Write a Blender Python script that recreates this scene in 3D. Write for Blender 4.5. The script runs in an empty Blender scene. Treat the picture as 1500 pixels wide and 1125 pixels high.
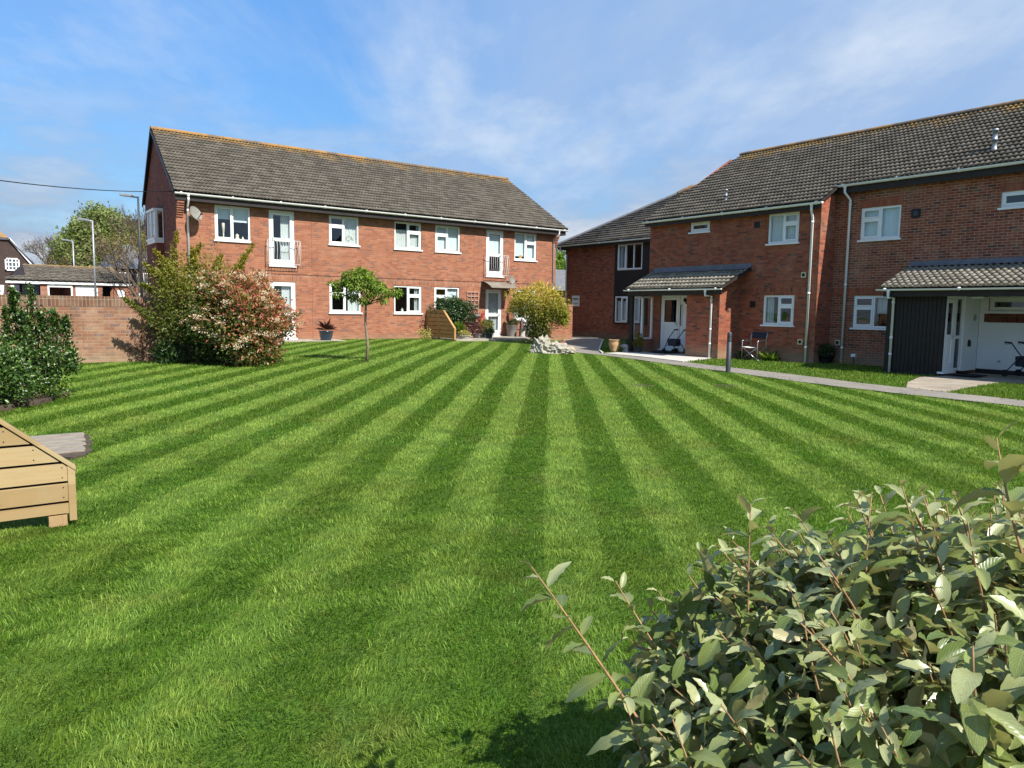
import bpy, math, random
import numpy as np
R = math.radians
rng = np.random.default_rng(7)
random.seed(7)
scene = bpy.context.scene
COL = scene.collection

# ------------------------------------------------------------------ node helpers
class NT:
    """tiny helper around a node tree"""
    def __init__(self, tree):
        self.t = tree; self.n = tree.nodes; self.l = tree.links
    def add(self, typ, **kw):
        nd = self.n.new(typ)
        for k, v in kw.items():
            setattr(nd, k, v)
        return nd
    def put(self, sock, v):
        if isinstance(v, bpy.types.NodeSocket): self.l.new(v, sock)
        elif v is not None: sock.default_value = v
    def math(self, op, a, b=None, c=None, clamp=False):
        nd = self.add('ShaderNodeMath', operation=op); nd.use_clamp = clamp
        self.put(nd.inputs[0], a)
        if b is not None: self.put(nd.inputs[1], b)
        if c is not None: self.put(nd.inputs[2], c)
        return nd.outputs[0]
    def mix(self, f, a, b, blend='MIX'):
        nd = self.add('ShaderNodeMix', data_type='RGBA', blend_type=blend)
        self.put(nd.inputs[0], f)
        for i, v in ((6, a), (7, b)):
            if isinstance(v, (tuple, list)) and len(v) == 3: v = (*v, 1)
            self.put(nd.inputs[i], v)
        return nd.outputs[2]
    def noise(self, vec, scale, detail=3, rough=.55, dim='3D'):
        nd = self.add('ShaderNodeTexNoise', noise_dimensions=dim)
        if vec is not None: self.l.new(vec, nd.inputs['Vector'])
        nd.inputs['Scale'].default_value = scale
        nd.inputs['Detail'].default_value = detail
        nd.inputs['Roughness'].default_value = rough
        return nd.outputs[0]
    def white(self, vec):
        nd = self.add('ShaderNodeTexWhiteNoise', noise_dimensions='3D')
        self.l.new(vec, nd.inputs['Vector'])
        return nd.outputs[0]
    def ramp(self, f, stops, interp='LINEAR'):
        nd = self.add('ShaderNodeValToRGB'); cr = nd.color_ramp; cr.interpolation = interp
        while len(cr.elements) < len(stops): cr.elements.new(.5)
        for e, (p, c) in zip(cr.elements, stops):
            e.position = p; e.color = (*c, 1) if len(c) == 3 else c
        self.l.new(f, nd.inputs[0])
        return nd.outputs[0]
    def rmap(self, f, a, b, c=0., d=1.):
        nd = self.add('ShaderNodeMapRange'); nd.clamp = True
        self.put(nd.inputs[0], f)
        for i, v in ((1, a), (2, b), (3, c), (4, d)): self.put(nd.inputs[i], v)
        return nd.outputs[0]
    def xyz(self, v):
        nd = self.add('ShaderNodeSeparateXYZ'); self.l.new(v, nd.inputs[0]); return nd.outputs
    def comb(self, x, y, z):
        nd = self.add('ShaderNodeCombineXYZ')
        for i, v in enumerate((x, y, z)): self.put(nd.inputs[i], v)
        return nd.outputs[0]
    def scalev(self, v, s):
        nd = self.add('ShaderNodeVectorMath', operation='MULTIPLY')
        self.l.new(v, nd.inputs[0]); nd.inputs[1].default_value = s
        return nd.outputs[0]
    def bump(self, h, strength=.3, dist=.01):
        nd = self.add('ShaderNodeBump'); nd.inputs['Strength'].default_value = strength
        nd.inputs['Distance'].default_value = dist
        self.l.new(h, nd.inputs['Height']); return nd.outputs[0]
    def attr(self, name):
        return self.add('ShaderNodeAttribute', attribute_name=name)

def new_mat(name):
    m = bpy.data.materials.new(name); m.use_nodes = True
    nt = NT(m.node_tree)
    b = m.node_tree.nodes['Principled BSDF']
    return m, nt, b

def mat_basic(name, col, rough=.6, var=.25, scale=6., bump=0., spec=.3, metal=0., fine=60.):
    m, k, b = new_mat(name)
    tc = k.add('ShaderNodeTexCoord').outputs['Object']
    n1 = k.noise(tc, scale, 4); n2 = k.noise(tc, fine, 2)
    f = k.math('ADD', k.math('MULTIPLY', n1, .65), k.math('MULTIPLY', n2, .35))
    lo = tuple(c*(1-var) for c in col); hi = tuple(min(1, c*(1+var)) for c in col)
    k.put(b.inputs['Base Color'], k.ramp(f, [(.3, lo), (.7, hi)]))
    b.inputs['Roughness'].default_value = rough
    b.inputs['Specular IOR Level'].default_value = spec
    b.inputs['Metallic'].default_value = metal
    if bump: k.put(b.inputs['Normal'], k.bump(f, bump, .01))
    return m

def wall_uv(k):
    """(along the wall, height) from the real position, whichever way the wall faces"""
    g = k.add('ShaderNodeNewGeometry')
    p = k.xyz(g.outputs['Position']); n = k.xyz(g.outputs['True Normal'])
    ax = k.math('GREATER_THAN', k.math('ABSOLUTE', n[0]), .6)
    u = k.math('ADD', k.math('MULTIPLY', p[1], ax), k.math('MULTIPLY', p[0], k.math('SUBTRACT', 1., ax)))
    return u, p[2], g

def mat_brick(name, palette, mortar, bw=.225, bh=.075, mo=.010, off=.5, bumpd=.006, stain=.25):
    m, k, b = new_mat(name)
    u, v, g = wall_uv(k)
    v = k.math('ADD', v, .031)
    row = k.math('FLOOR', k.math('DIVIDE', v, bh))
    sh = k.math('MULTIPLY', k.math('MODULO', k.math('ADD', row, 100.), 2.), off)
    uu = k.math('ADD', k.math('DIVIDE', u, bw), sh)
    col = k.math('FLOOR', uu)
    fu = k.math('MULTIPLY', k.math('FRACT', uu), bw)
    fv = k.math('SUBTRACT', v, k.math('MULTIPLY', row, bh))
    def edge(f, w):
        a = k.math('MINIMUM', f, k.math('SUBTRACT', w, f))
        return k.rmap(a, mo*.35, mo*.65)
    brick = k.math('MULTIPLY', edge(fu, bw), edge(fv, bh))
    w = k.white(k.comb(col, row, 3.))
    base = k.ramp(w, palette, 'CONSTANT')
    pos = g.outputs['Position']
    nf = k.noise(pos, 55., 3); nl = k.noise(pos, .8, 4); nm = k.noise(pos, 5., 3)
    base = k.mix(k.rmap(nf, .35, .75, 0., .5), base, (.30, .12, .07), 'MULTIPLY') if False else base
    base = k.mix(k.rmap(nf, .3, .75, 0., .35), base, tuple(c*.55 for c in palette[0][1]))
    base = k.mix(k.rmap(nm, .45, .8, 0., stain), base, tuple(c*1.25+.03 for c in mortar))
    c = k.mix(brick, k.mix(k.rmap(nf, .3, .7, 0, .5), mortar, tuple(x*.7 for x in mortar)), base)
    c = k.mix(k.rmap(nl, .42, .72, 0., stain), c, tuple(x*.5 for x in palette[0][1]))
    # long downward weather streaks and patches of pale bloom, each with its own ragged outline
    sv = k.comb(k.math('MULTIPLY', u, 1.7), k.math('MULTIPLY', v, .16), 4.)
    c = k.mix(k.rmap(k.noise(sv, 1.6, 5, .65), .52, .74, 0., stain*1.3), c, tuple(x*.42 for x in palette[0][1]))
    c = k.mix(k.rmap(k.noise(k.comb(u, v, 9.), .7, 5, .7), .56, .76, 0., stain*1.5), c, (.40, .30, .22))
    # splash-back dirt with its own ragged edge low on the wall
    low = k.rmap(k.math('ADD', v, k.math('MULTIPLY', nm, .35)), .35, .75, .55, 0.)
    c = k.mix(low, c, (.30, .24, .15))
    k.put(b.inputs['Base Color'], c)
    b.inputs['Roughness'].default_value = .88
    b.inputs['Specular IOR Level'].default_value = .2
    k.put(b.inputs['Normal'], k.bump(k.math('ADD', brick, k.math('MULTIPLY', nf, .35)), .8, bumpd))
    return m

def mat_tiles(name, base, lichen=True, amount=1.):
    m, k, b = new_mat(name)
    uvn = k.add('ShaderNodeUVMap', uv_map='UVMap').outputs[0]
    s = k.xyz(uvn)
    g = k.add('ShaderNodeNewGeometry'); pos = g.outputs['Position']
    w = k.white(k.comb(k.math('FLOOR', k.math('DIVIDE', s[0], .274)), k.math('FLOOR', k.math('DIVIDE', s[1], .275)), 1.))
    n1 = k.noise(pos, 3., 4); n2 = k.noise(pos, 45., 3); n3 = k.noise(pos, 14., 4)
    c = k.ramp(w, [(0, tuple(x*.68 for x in base)), (.5, base), (1, tuple(x*1.35 for x in base))])
    c = k.mix(k.rmap(n2, .35, .7, 0, .6), c, tuple(x*.5 for x in base))
    c = k.mix(k.rmap(n3, .5, .72, 0, .5), c, (base[0]*1.7, base[1]*1.65, base[2]*1.45))
    # pale lichen specks
    v = k.add('ShaderNodeTexVoronoi'); v.inputs['Scale'].default_value = 3.4
    k.l.new(pos, v.inputs['Vector'])
    sp = k.math('LESS_THAN', k.math('ADD', v.outputs['Distance'], k.math('MULTIPLY', n2, .12)), .13)
    c = k.mix(k.math('MULTIPLY', sp, .75), c, (.42, .42, .36))
    if lichen:
        near = k.rmap(k.math('ADD', s[1], k.math('MULTIPLY', k.noise(pos, 1.1, 4), 2.4)), 1.15*amount, 1.9*amount, 1., 0.)
        lich = k.math('MULTIPLY', near, k.rmap(n3, .40, .58))
        c = k.mix(k.math('MULTIPLY', lich, .9), c, k.mix(n2, (.48, .22, .035), (.36, .25, .06)))
    k.put(b.inputs['Base Color'], c)
    b.inputs['Roughness'].default_value = .9
    b.inputs['Specular IOR Level'].default_value = .2
    k.put(b.inputs['Normal'], k.bump(k.math('ADD', n2, n3), .5, .012))
    return m

def mat_glass(name, tint=(.9, .95, .95), refl=.085):
    m, k, b = new_mat(name)
    out = k.n['Material Output']; k.n.remove(b)
    tr = k.add('ShaderNodeBsdfTransparent'); tr.inputs[0].default_value = (*tint, 1)
    gl = k.add('ShaderNodeBsdfGlossy'); gl.inputs['Roughness'].default_value = .015
    gl.inputs[0].default_value = (1, 1, 1, 1)
    g = k.add('ShaderNodeNewGeometry')
    dot = k.add('ShaderNodeVectorMath', operation='DOT_PRODUCT'); k.l.new(g.outputs['Incoming'], dot.inputs[0]); k.l.new(g.outputs['True Normal'], dot.inputs[1])
    inv = k.math('SUBTRACT', 1., k.math('ABSOLUTE', dot.outputs['Value']), clamp=True)
    n = k.noise(g.outputs['Position'], 1.3, 2)
    bp = k.bump(n, .12, .05)
    k.l.new(bp, gl.inputs['Normal'])
    mx = k.add('ShaderNodeMixShader')
    k.put(mx.inputs[0], k.math('ADD', k.math('MULTIPLY', k.math('POWER', inv, 5.), .9), refl, clamp=True))
    k.l.new(tr.outputs[0], mx.inputs[1]); k.l.new(gl.outputs[0], mx.inputs[2])
    k.l.new(mx.outputs[0], out.inputs[0])
    return m

def mat_leaf(name, stops, back=None, rough=.45, transl=.3, spec=.4, veins=False):
    """two-sided leaf: colour varies leaf by leaf"""
    m, k, b = new_mat(name)
    out = k.n['Material Output']
    a = k.attr('rnd').outputs['Fac']
    c = k.ramp(a, stops)
    g = k.add('ShaderNodeNewGeometry')
    n = k.noise(g.outputs['Position'], 9., 3)
    c = k.mix(k.rmap(n, .35, .7, 0, .35), c, tuple(x*.6 for x in stops[0][1]))
    if veins:
        uv = k.xyz(k.add('ShaderNodeUVMap', uv_map='UVMap').outputs[0])
        au = k.math('ABSOLUTE', k.math('SUBTRACT', uv[0], .5))
        ph = k.math('ADD', k.math('MULTIPLY', uv[1], 60.), k.math('MULTIPLY', au, -45.))
        vn = k.math('POWER', k.math('ADD', .5, k.math('MULTIPLY', k.math('SINE', ph), .5)), 3.)
        rib = k.rmap(au, 0., .035, 1., 0.)
        sc = k.noise(g.outputs['Position'], 900., 2)
        c = k.mix(k.math('MULTIPLY', vn, .10), c, tuple(x*1.3 for x in stops[-1][1]))
        c = k.mix(k.math('MULTIPLY', rib, .4), c, (.40, .42, .20))
        bl = k.noise(g.outputs['Position'], 140., 3); c = k.mix(k.rmap(bl, .60, .70, 0, .55), c, (.20, .15, .05))
        c = k.mix(k.rmap(sc, .52, .75, 0, .35), c, (.5, .5, .42))
        k.put(b.inputs['Normal'], k.bump(k.math('ADD', k.math('MULTIPLY', vn, -.6), k.math('MULTIPLY', rib, -1.)), .16, .002))
    if back: c = k.mix(g.outputs['Backfacing'], c, back)
    k.put(b.inputs['Base Color'], c)
    b.inputs['Roughness'].default_value = rough
    b.inputs['Specular IOR Level'].default_value = spec
    tl = k.add('ShaderNodeBsdfTranslucent')
    k.put(tl.inputs[0], k.mix(.5, c, k.mix(1., c, (1.5, 1.6, .55), 'MULTIPLY')))
    mx = k.add('ShaderNodeMixShader'); mx.inputs[0].default_value = transl
    k.l.new(b.outputs[0], mx.inputs[1]); k.l.new(tl.outputs[0], mx.inputs[2])
    k.l.new(mx.outputs[0], out.inputs[0])
    return m

# ------------------------------------------------------------------ mesh helpers
def link(o, parent=None):
    COL.objects.link(o)
    if parent is not None:
        o.parent = parent
        if parent.type == 'EMPTY': o.location = -parent.location
    return o

def mesh_np(name, V, F, mat, parent=None, rnd=None, uv=None, smooth=False, extra=None, fmat=None):
    """V (n,3) array, F (m,k) int array (or list of such arrays)"""
    me = bpy.data.meshes.new(name)
    V = np.ascontiguousarray(V, np.float32)
    Fs = F if isinstance(F, list) else [F]
    Fs = [np.ascontiguousarray(f, np.int32) for f in Fs if len(f)]
    nl = sum(f.size for f in Fs); npoly = sum(len(f) for f in Fs)
    me.vertices.add(len(V)); me.vertices.foreach_set('co', V.ravel())
    me.loops.add(nl); me.polygons.add(npoly)
    me.loops.foreach_set('vertex_index', np.concatenate([f.ravel() for f in Fs]))
    tot = np.concatenate([np.full(len(f), f.shape[1], np.int32) for f in Fs])
    st = np.concatenate([[0], np.cumsum(tot)[:-1]]).astype(np.int32)
    me.polygons.foreach_set('loop_start', st)
    me.polygons.foreach_set('loop_total', tot)
    if smooth: me.polygons.foreach_set('use_smooth', np.ones(npoly, bool))
    if uv is not None:
        l = me.uv_layers.new(name='UVMap')
        idx = np.concatenate([f.ravel() for f in Fs])
        l.data.foreach_set('uv', np.ascontiguousarray(uv[idx], np.float32).ravel())
    if rnd is not None:
        a = me.attributes.new('rnd', 'FLOAT', 'FACE'); a.data.foreach_set('value', np.ascontiguousarray(rnd, np.float32))
    if extra:
        for nm, arr in extra.items():
            a = me.attributes.new(nm, 'FLOAT', 'POINT'); a.data.foreach_set('value', np.ascontiguousarray(arr, np.float32))
    for mm in (mat if isinstance(mat, (list, tuple)) else [mat]): me.materials.append(mm)
    if fmat is not None: me.polygons.foreach_set('material_index', np.ascontiguousarray(fmat, np.int32))
    me.update(calc_edges=True); me.validate()
    return link(bpy.data.objects.new(name, me), parent)

class MB:
    """collects boxes, prisms, tubes, lathes into ONE mesh object"""
    def __init__(self): self.v = []; self.f = []; self.sm = []
    def pts(self, P, F, smooth=False):
        o = len(self.v); self.v += [tuple(map(float, p)) for p in P]
        for f in F: self.f.append(tuple(i+o for i in f)); self.sm.append(smooth)
        return self
    def box(self, x0, x1, y0, y1, z0, z1):
        x0, x1 = min(x0, x1), max(x0, x1); y0, y1 = min(y0, y1), max(y0, y1); z0, z1 = min(z0, z1), max(z0, z1)
        P = [(x, y, z) for z in (z0, z1) for y in (y0, y1) for x in (x0, x1)]
        return self.pts(P, [(0, 2, 3, 1), (4, 5, 7, 6), (0, 1, 5, 4), (2, 6, 7, 3), (0, 4, 6, 2), (1, 3, 7, 5)])
    def beam(self, a, b, w, h, up=(0, 0, 1)):
        a = np.array(a, float); b = np.array(b, float); d = b-a; d /= np.linalg.norm(d)
        up = np.array(up, float)
        if abs(d@up) > .98: up = np.array((1., 0, 0))
        s = np.cross(d, up); s /= np.linalg.norm(s); u = np.cross(s, d)
        P = []
        for q in (a, b):
            for i, j in ((-1, -1), (1, -1), (1, 1), (-1, 1)): P.append(q+s*w/2*i+u*h/2*j)
        return self.pts(P, [(0, 1, 2, 3), (7, 6, 5, 4), (0, 4, 5, 1), (1, 5, 6, 2), (2, 6, 7, 3), (3, 7, 4, 0)])
    def tube(self, pts, r, n=8, cap=True):
        pts = [np.array(p, float) for p in pts]
        rr = r if isinstance(r, (list, tuple, np.ndarray)) else [r]*len(pts)
        P = []; prev = None
        for i, p in enumerate(pts):
            d = pts[min(i+1, len(pts)-1)]-pts[max(i-1, 0)]; d = d/(np.linalg.norm(d)+1e-9)
            ref = np.array((0, 0, 1.)) if abs(d[2]) < .9 else np.array((1., 0, 0))
            if prev is None: s = np.cross(d, ref)
            else: s = prev-d*(prev@d)
            s /= np.linalg.norm(s)+1e-9; prev = s; u = np.cross(d, s)
            for j in range(n):
                a = 2*math.pi*j/n; P.append(p+(s*math.cos(a)+u*math.sin(a))*rr[i])
        F = []
        for i in range(len(pts)-1):
            for j in range(n):
                a = i*n+j; b = i*n+(j+1) % n; F.append((a, b, b+n, a+n))
        if cap: F += [tuple(range(n-1, -1, -1)), tuple(range((len(pts)-1)*n, len(pts)*n))]
        o = len(self.v); self.v += [tuple(map(float, p)) for p in P]
        for f in F: self.f.append(tuple(i+o for i in f)); self.sm.append(len(f) == 4)
        return self
    def lathe(self, c, prof, n=20, sx=1., sy=1.):
        P = []; F = []
        for r, z in prof:
            for j in range(n):
                a = 2*math.pi*j/n; P.append((c[0]+r*math.cos(a)*sx, c[1]+r*math.sin(a)*sy, c[2]+z))
        for i in range(len(prof)-1):
            for j in range(n):
                a = i*n+j; b = i*n+(j+1) % n; F.append((a, b, b+n, a+n))
        return self.pts(P, F, True)
    def prism(self, poly, axis, lo, hi):
        """poly: 2-D outline; axis 'x','y','z' is the extrusion axis"""
        def p3(p, t):
            return {'x': (t, p[0], p[1]), 'y': (p[0], t, p[1]), 'z': (p[0], p[1], t)}[axis]
        n = len(poly); P = [p3(p, lo) for p in poly]+[p3(p, hi) for p in poly]
        F = [tuple(range(n-1, -1, -1)), tuple(range(n, 2*n))]+[(i, (i+1) % n, (i+1) % n+n, i+n) for i in range(n)]
        return self.pts(P, F)
    def build(self, name, mat, parent=None, bevel=0., loc=None):
        me = bpy.data.meshes.new(name); me.from_pydata(self.v, [], self.f)
        me.polygons.foreach_set('use_smooth', self.sm)
        for mm in (mat if isinstance(mat, (list, tuple)) else [mat]): me.materials.append(mm)
        me.update()
        o = bpy.data.objects.new(name, me); link(o, parent)
        if bevel:
            md = o.modifiers.new('bevel', 'BEVEL'); md.width = bevel; md.segments = 2; md.limit_method = 'ANGLE'
        return o

def tag(o, label=None, cat=None, group=None, kind=None):
    if label: o['label'] = label
    if cat: o['category'] = cat
    if group: o['group'] = group
    if kind: o['kind'] = kind
    return o
def thing(name, label, cat, loc=(0, 0, 0), group=None):
    o = bpy.data.objects.new(name, None); o.empty_display_size = .2
    o.location = loc; link(o); return tag(o, label, cat, group)
# ------------------------------------------------------------------ ground level of the site
def sm(t): t = np.clip(t, 0, 1); return t*t*(3-2*t)
def gz(x, y):
    x = np.asarray(x, float); y = np.asarray(y, float)
    y0 = 4+16*sm((x-9)/8)
    amp = .27*(1-.5*sm((x-22.5)/3))
    return amp*sm((y-y0)/(27-y0)) + .012*np.sin(x*.9+.5)*np.sin(y*.7)*sm((14-x)/3)*sm((18-y)/3)

CAM = np.array((0, 0, 1.55)); HEAD = .638790506
FW = np.array((math.sin(HEAD), math.cos(HEAD))); RT = np.array((math.cos(HEAD), -math.sin(HEAD)))
def view(r, d):
    """site point r metres to the right and d metres ahead of where the photographer stood"""
    return RT*r+FW*d
# ------------------------------------------------------------------ materials
PAL_A = [(0, (.32, .118, .066)), (.16, (.37, .142, .080)), (.34, (.28, .098, .058)), (.5, (.40, .165, .096)),
         (.66, (.34, .126, .072)), (.82, (.235, .105, .076)), (.88, (.38, .138, .074)), (.96, (.19, .105, .085))]
PAL_B = [(0, (.30, .080, .045)), (.16, (.36, .10, .052)), (.34, (.25, .062, .038)), (.5, (.38, .112, .060)),
         (.66, (.28, .072, .042)), (.80, (.15, .058, .045)), (.86, (.34, .092, .050)), (.95, (.11, .05, .045))]
PAL_W = [(0, (.42, .20, .12)), (.16, (.46, .235, .15)), (.34, (.37, .165, .10)), (.5, (.48, .26, .17)),
         (.66, (.40, .18, .11)), (.80, (.30, .15, .11)), (.87, (.44, .21, .13)), (.95, (.27, .16, .14))]
PAL_W = [(p, tuple(c*.70 for c in q)) for p, q in PAL_W]
M = {}
M['bandP'] = mat_brick('porch_brick_strip', [(p, tuple(c*.5 for c in q)) for p, q in PAL_B], (.16, .11, .07), bw=.075, bh=.225, off=0)
M['brickA'] = mat_brick('orange_brick', PAL_A, (.36, .235, .15), stain=.12)
M['gable'] = mat_brick('gable_shade_brick', [(p, tuple(c*.62 for c in q)) for p, q in PAL_B], (.15, .09, .065), stain=.1)  # palette darkened: the gable's shade is put into the brick colour
M['bandA'] = mat_brick('soldier_brick', PAL_A, (.40, .30, .20), bw=.075, bh=.225, off=0)
PAL_B = [(p, tuple(min(1, c*1.06) for c in q)) for p, q in PAL_B]
M['brickR'] = mat_brick('red_brick_pale_joint', [(p, tuple(c*.80 for c in q)) for p, q in PAL_B], (.46, .33, .22), mo=.0135)
M['brickB'] = mat_brick('red_brick', PAL_B, (.27, .175, .105))
M['bandB'] = mat_brick('red_soldier_brick', PAL_B, (.27, .175, .105), bw=.075, bh=.225, off=0)
M['brickW'] = mat_brick('garden_wall_brick', PAL_W, (.36, .29, .19), stain=.35)
M['capW'] = mat_brick('wall_coping_brick', [(p, tuple(c*.62 for c in q)) for p, q in PAL_W], (.36, .31, .22), bw=.075, bh=.24, off=0)
M['tile'] = mat_tiles('concrete_tile', (.122, .107, .088))
M['tile_porch'] = mat_tiles('porch_tile', (.25, .22, .17), lichen=False)
def mat_ridge():
    m, k, b = new_mat('ridge_tile_lichen'); p = k.add('ShaderNodeNewGeometry').outputs['Position']
    n1 = k.noise(p, 1.3, 5, .65); n2 = k.noise(p, 22., 4); q = k.xyz(p)
    c = k.ramp(n2, [(.3, (.085, .066, .050)), (.7, (.17, .135, .10))])
    thr = k.rmap(q[0], 6., 14., .10, 0.)
    c = k.mix(k.rmap(k.math('ADD', n1, thr), .46, .60, 0, .85), c, k.mix(n2, (.40, .20, .045), (.27, .15, .05)))
    k.put(b.inputs['Base Color'], c); b.inputs['Roughness'].default_value = .92
    k.put(b.inputs['Normal'], k.bump(n2, .5, .012)); return m
M['ridge'] = mat_ridge()
M['lead'] = mat_basic('lead', (.135, .135, .14), .6, .3, 4., .1, .4)
M['white'] = mat_basic('white_upvc', (.80, .80, .78), .35, .05, 3., 0, .45)
M['gutter'] = mat_basic('white_gutter', (.82, .82, .80), .4, .1, 2., 0, .4)
M['render'] = mat_basic('white_render', (.78, .79, .78), .85, .06, 2., .15, .2)
M['fascia'] = mat_basic('brown_fascia', (.028, .022, .020), .6, .3, 5., .1, .3)
M['boarding'] = mat_basic('black_boarding', (.022, .018, .016), .65, .35, 8., .15, .3)
M['glass'] = mat_glass('window_glass')
M['glass_dim'] = mat_glass('obscure_glass', (.22, .26, .25), .06)
M['dark'] = mat_basic('dark_plastic', (.012, .012, .014), .5, .3, 8.)
M['net'] = mat_basic('net_curtain', (.56, .57, .55), .9, .10, 12.)
M['blind'] = mat_basic('roller_blind', (.62, .67, .68), .8, .05, 2.)
M['curtain'] = mat_basic('grey_curtain', (.45, .47, .46), .9, .15, 12.)
M['cream'] = mat_basic('cream_plastic', (.58, .52, .33), .5, .1, 8.)
M['room'] = mat_basic('room_plaster', (.34, .30, .26), .9, .1, 2.)
M['steel'] = mat_basic('painted_steel', (.60, .61, .60), .4, .15, 8., 0, .4)
M['dkgrey'] = mat_basic('bollard_grey', (.045, .048, .056), .5, .2, 8., 0, .4)
M['alu'] = mat_basic('aluminium', (.55, .56, .58), .35, .1, 8., 0, .5, .8)
M['galv'] = mat_basic('galvanised', (.36, .38, .40), .5, .2, 8., .1, .5, .5)
M['dish'] = mat_basic('dish_grey', (.21, .20, .175), .55, .2, 5.)
M['bark'] = mat_basic('bark', (.115, .085, .06), .9, .45, 18., .5)
M['bark_pale'] = mat_basic('mottled_bark', (.21, .16, .11), .9, .55, 9., .5)
M['twig'] = mat_basic('brown_twig', (.30, .175, .085), .75, .4, 40., .3)
M['soil'] = mat_basic('soil', (.075, .055, .038), .95, .5, 14., .6)
M['terracotta'] = mat_basic('terracotta', (.42, .26, .13), .8, .25, 9., .2)
M['blueglaze'] = mat_basic('blue_glaze', (.018, .038, .062), .22, .4, 6., .05, .6)
M['purple'] = mat_basic('purple_glaze', (.05, .022, .045), .3, .3, 6.)
M['greypot'] = mat_basic('grey_planter', (.20, .185, .175), .8, .25, 12., .2)
M['stone'] = mat_basic('pale_stone', (.40, .38, .33), .9, .25, 9., .4)
M['lightconc'] = mat_basic('pale_concrete', (.50, .47, .41), .9, .18, 3., .3)
M['patio'] = mat_basic('patio_slab', (.34, .30, .245), .9, .25, 2.5, .3)
M['mat'] = mat_basic('door_mat', (.012, .011, .010), .95, .3, 20.)
M['canvas'] = mat_basic('navy_canvas', (.020, .024, .036), .85, .25, 20.)
M['crazy'] = mat_basic('worn_paving', (.30, .25, .19), .92, .4, 2.2, .4)
M['sheet'] = mat_basic('dust_sheet', (.34, .315, .25), .85, .25, 5., .5)
M['cardboard'] = mat_basic('rusty_brown', (.22, .085, .05), .8, .35, 9.)
M['poly'] = mat_basic('canopy_sheet', (.20, .175, .14), .3, .2, 5., 0, .5)
M['red'] = mat_basic('red_petal', (.34, .028, .03), .6, .3, 20.)
M['hbrick'] = mat_brick('far_brick', PAL_A, (.3, .24, .18))
M['carblue'] = mat_basic('car_paint_blue', (.075, .105, .13), .25, .1, 2., 0, .6)
M['carsilver'] = mat_basic('car_paint_silver', (.40, .42, .44), .25, .1, 2., 0, .6)
M['rubber'] = mat_basic('rubber', (.015, .015, .015), .9, .2, 20.)
M['brownhang'] = mat_basic('hung_tile_brown', (.060, .040, .034), .9, .3, 3., .3)
M['garagedoor'] = mat_basic('white_garage_door', (.62, .63, .62), .6, .08, 2.)
M['candle'] = mat_basic('candle_wax', (.66, .58, .44), .6, .1, 9.)
M['flower_white'] = mat_basic('white_petal', (.70, .68, .60), .7, .15, 20.)

def mat_wood():
    m, k, b = new_mat('fresh_pine')
    g = k.add('ShaderNodeNewGeometry'); p = g.outputs['Position']
    oi = k.add('ShaderNodeObjectInfo')
    q = k.xyz(p)
    # grain runs along the board: x for one screen, y for the other -> stretch both sideways axes
    board = k.math('FLOOR', k.math('DIVIDE', q[2], .145))
    h = k.math('ADD', q[0], q[1])
    v = k.comb(k.math('MULTIPLY', h, .9), k.math('MULTIPLY', board, 7.3), k.math('MULTIPLY', q[2], 9.))
    n1 = k.noise(v, 2.2, 4, .6)
    ring = k.math('SINE', k.math('MULTIPLY', n1, 34.))
    vo = k.add('ShaderNodeTexVoronoi'); vo.inputs['Scale'].default_value = 1.
    k.l.new(k.comb(k.math('MULTIPLY', h, 2.1), k.math('MULTIPLY', board, 3.7), k.math('MULTIPLY', q[2], 7.)), vo.inputs['Vector'])
    knot = k.rmap(vo.outputs['Distance'], .05, .17, 1., 0.)
    tone = k.white(k.comb(board, 2., 5.))
    c = k.ramp(tone, [(0, (.30, .205, .088)), (.5, (.36, .255, .118)), (1, (.41, .30, .15))])
    c = k.mix(k.rmap(ring, -.2, 1., 0, .38), c, (.36, .215, .09))
    c = k.mix(k.math('MULTIPLY', knot, .8), c, (.23, .115, .04))
    c = k.mix(k.rmap(k.noise(p, 2.5, 4), .5, .75, 0, .4), c, (.34, .31, .19))
    k.put(b.inputs['Base Color'], c); b.inputs['Roughness'].default_value = .7
    k.put(b.inputs['Normal'], k.bump(n1, .15, .004))
    return m
M['pine'] = mat_wood()
M['cedar'] = mat_basic('orange_stained_timber', (.40, .225, .085), .75, .25, 5., .2)
M['pine_dark'] = mat_basic('treated_pine', (.36, .235, .115), .75, .25, 9., .2)

def mat_asphalt():
    m, k, b = new_mat('asphalt')
    p = k.add('ShaderNodeNewGeometry').outputs['Position']
    n = k.noise(p, 160., 2); n2 = k.noise(p, 1.1, 5); n3 = k.noise(p, 14., 3)
    c = k.ramp(n, [(.3, (.14, .122, .100)), (.7, (.285, .255, .215))])
    c = k.mix(k.rmap(n2, .45, .7, 0, .5), c, (.30, .265, .22))
    c = k.mix(k.rmap(n3, .58, .75, 0, .35), c, (.12, .105, .09))
    vc = k.add('ShaderNodeTexVoronoi', feature='DISTANCE_TO_EDGE'); vc.inputs['Scale'].default_value = .55
    wob = k.add('ShaderNodeVectorMath', operation='ADD'); k.l.new(p, wob.inputs[0]); nz = k.add('ShaderNodeTexNoise'); nz.inputs['Scale'].default_value = 2.2; k.l.new(p, nz.inputs['Vector'])
    k.l.new(nz.outputs['Color'], wob.inputs[1]); k.l.new(wob.outputs[0], vc.inputs['Vector'])
    c = k.mix(k.rmap(vc.outputs['Distance'], .004, .012, .75, 0.), c, (.05, .05, .03))
    c = k.mix(k.rmap(k.noise(p, .9, 6, .7), .56, .70, 0, .6), c, (.13, .14, .07))
    k.put(b.inputs['Base Color'], c); b.inputs['Roughness'].default_value = .92
    k.put(b.inputs['Normal'], k.bump(n, .4, .006)); return m
M['asphalt'] = mat_asphalt()

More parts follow.
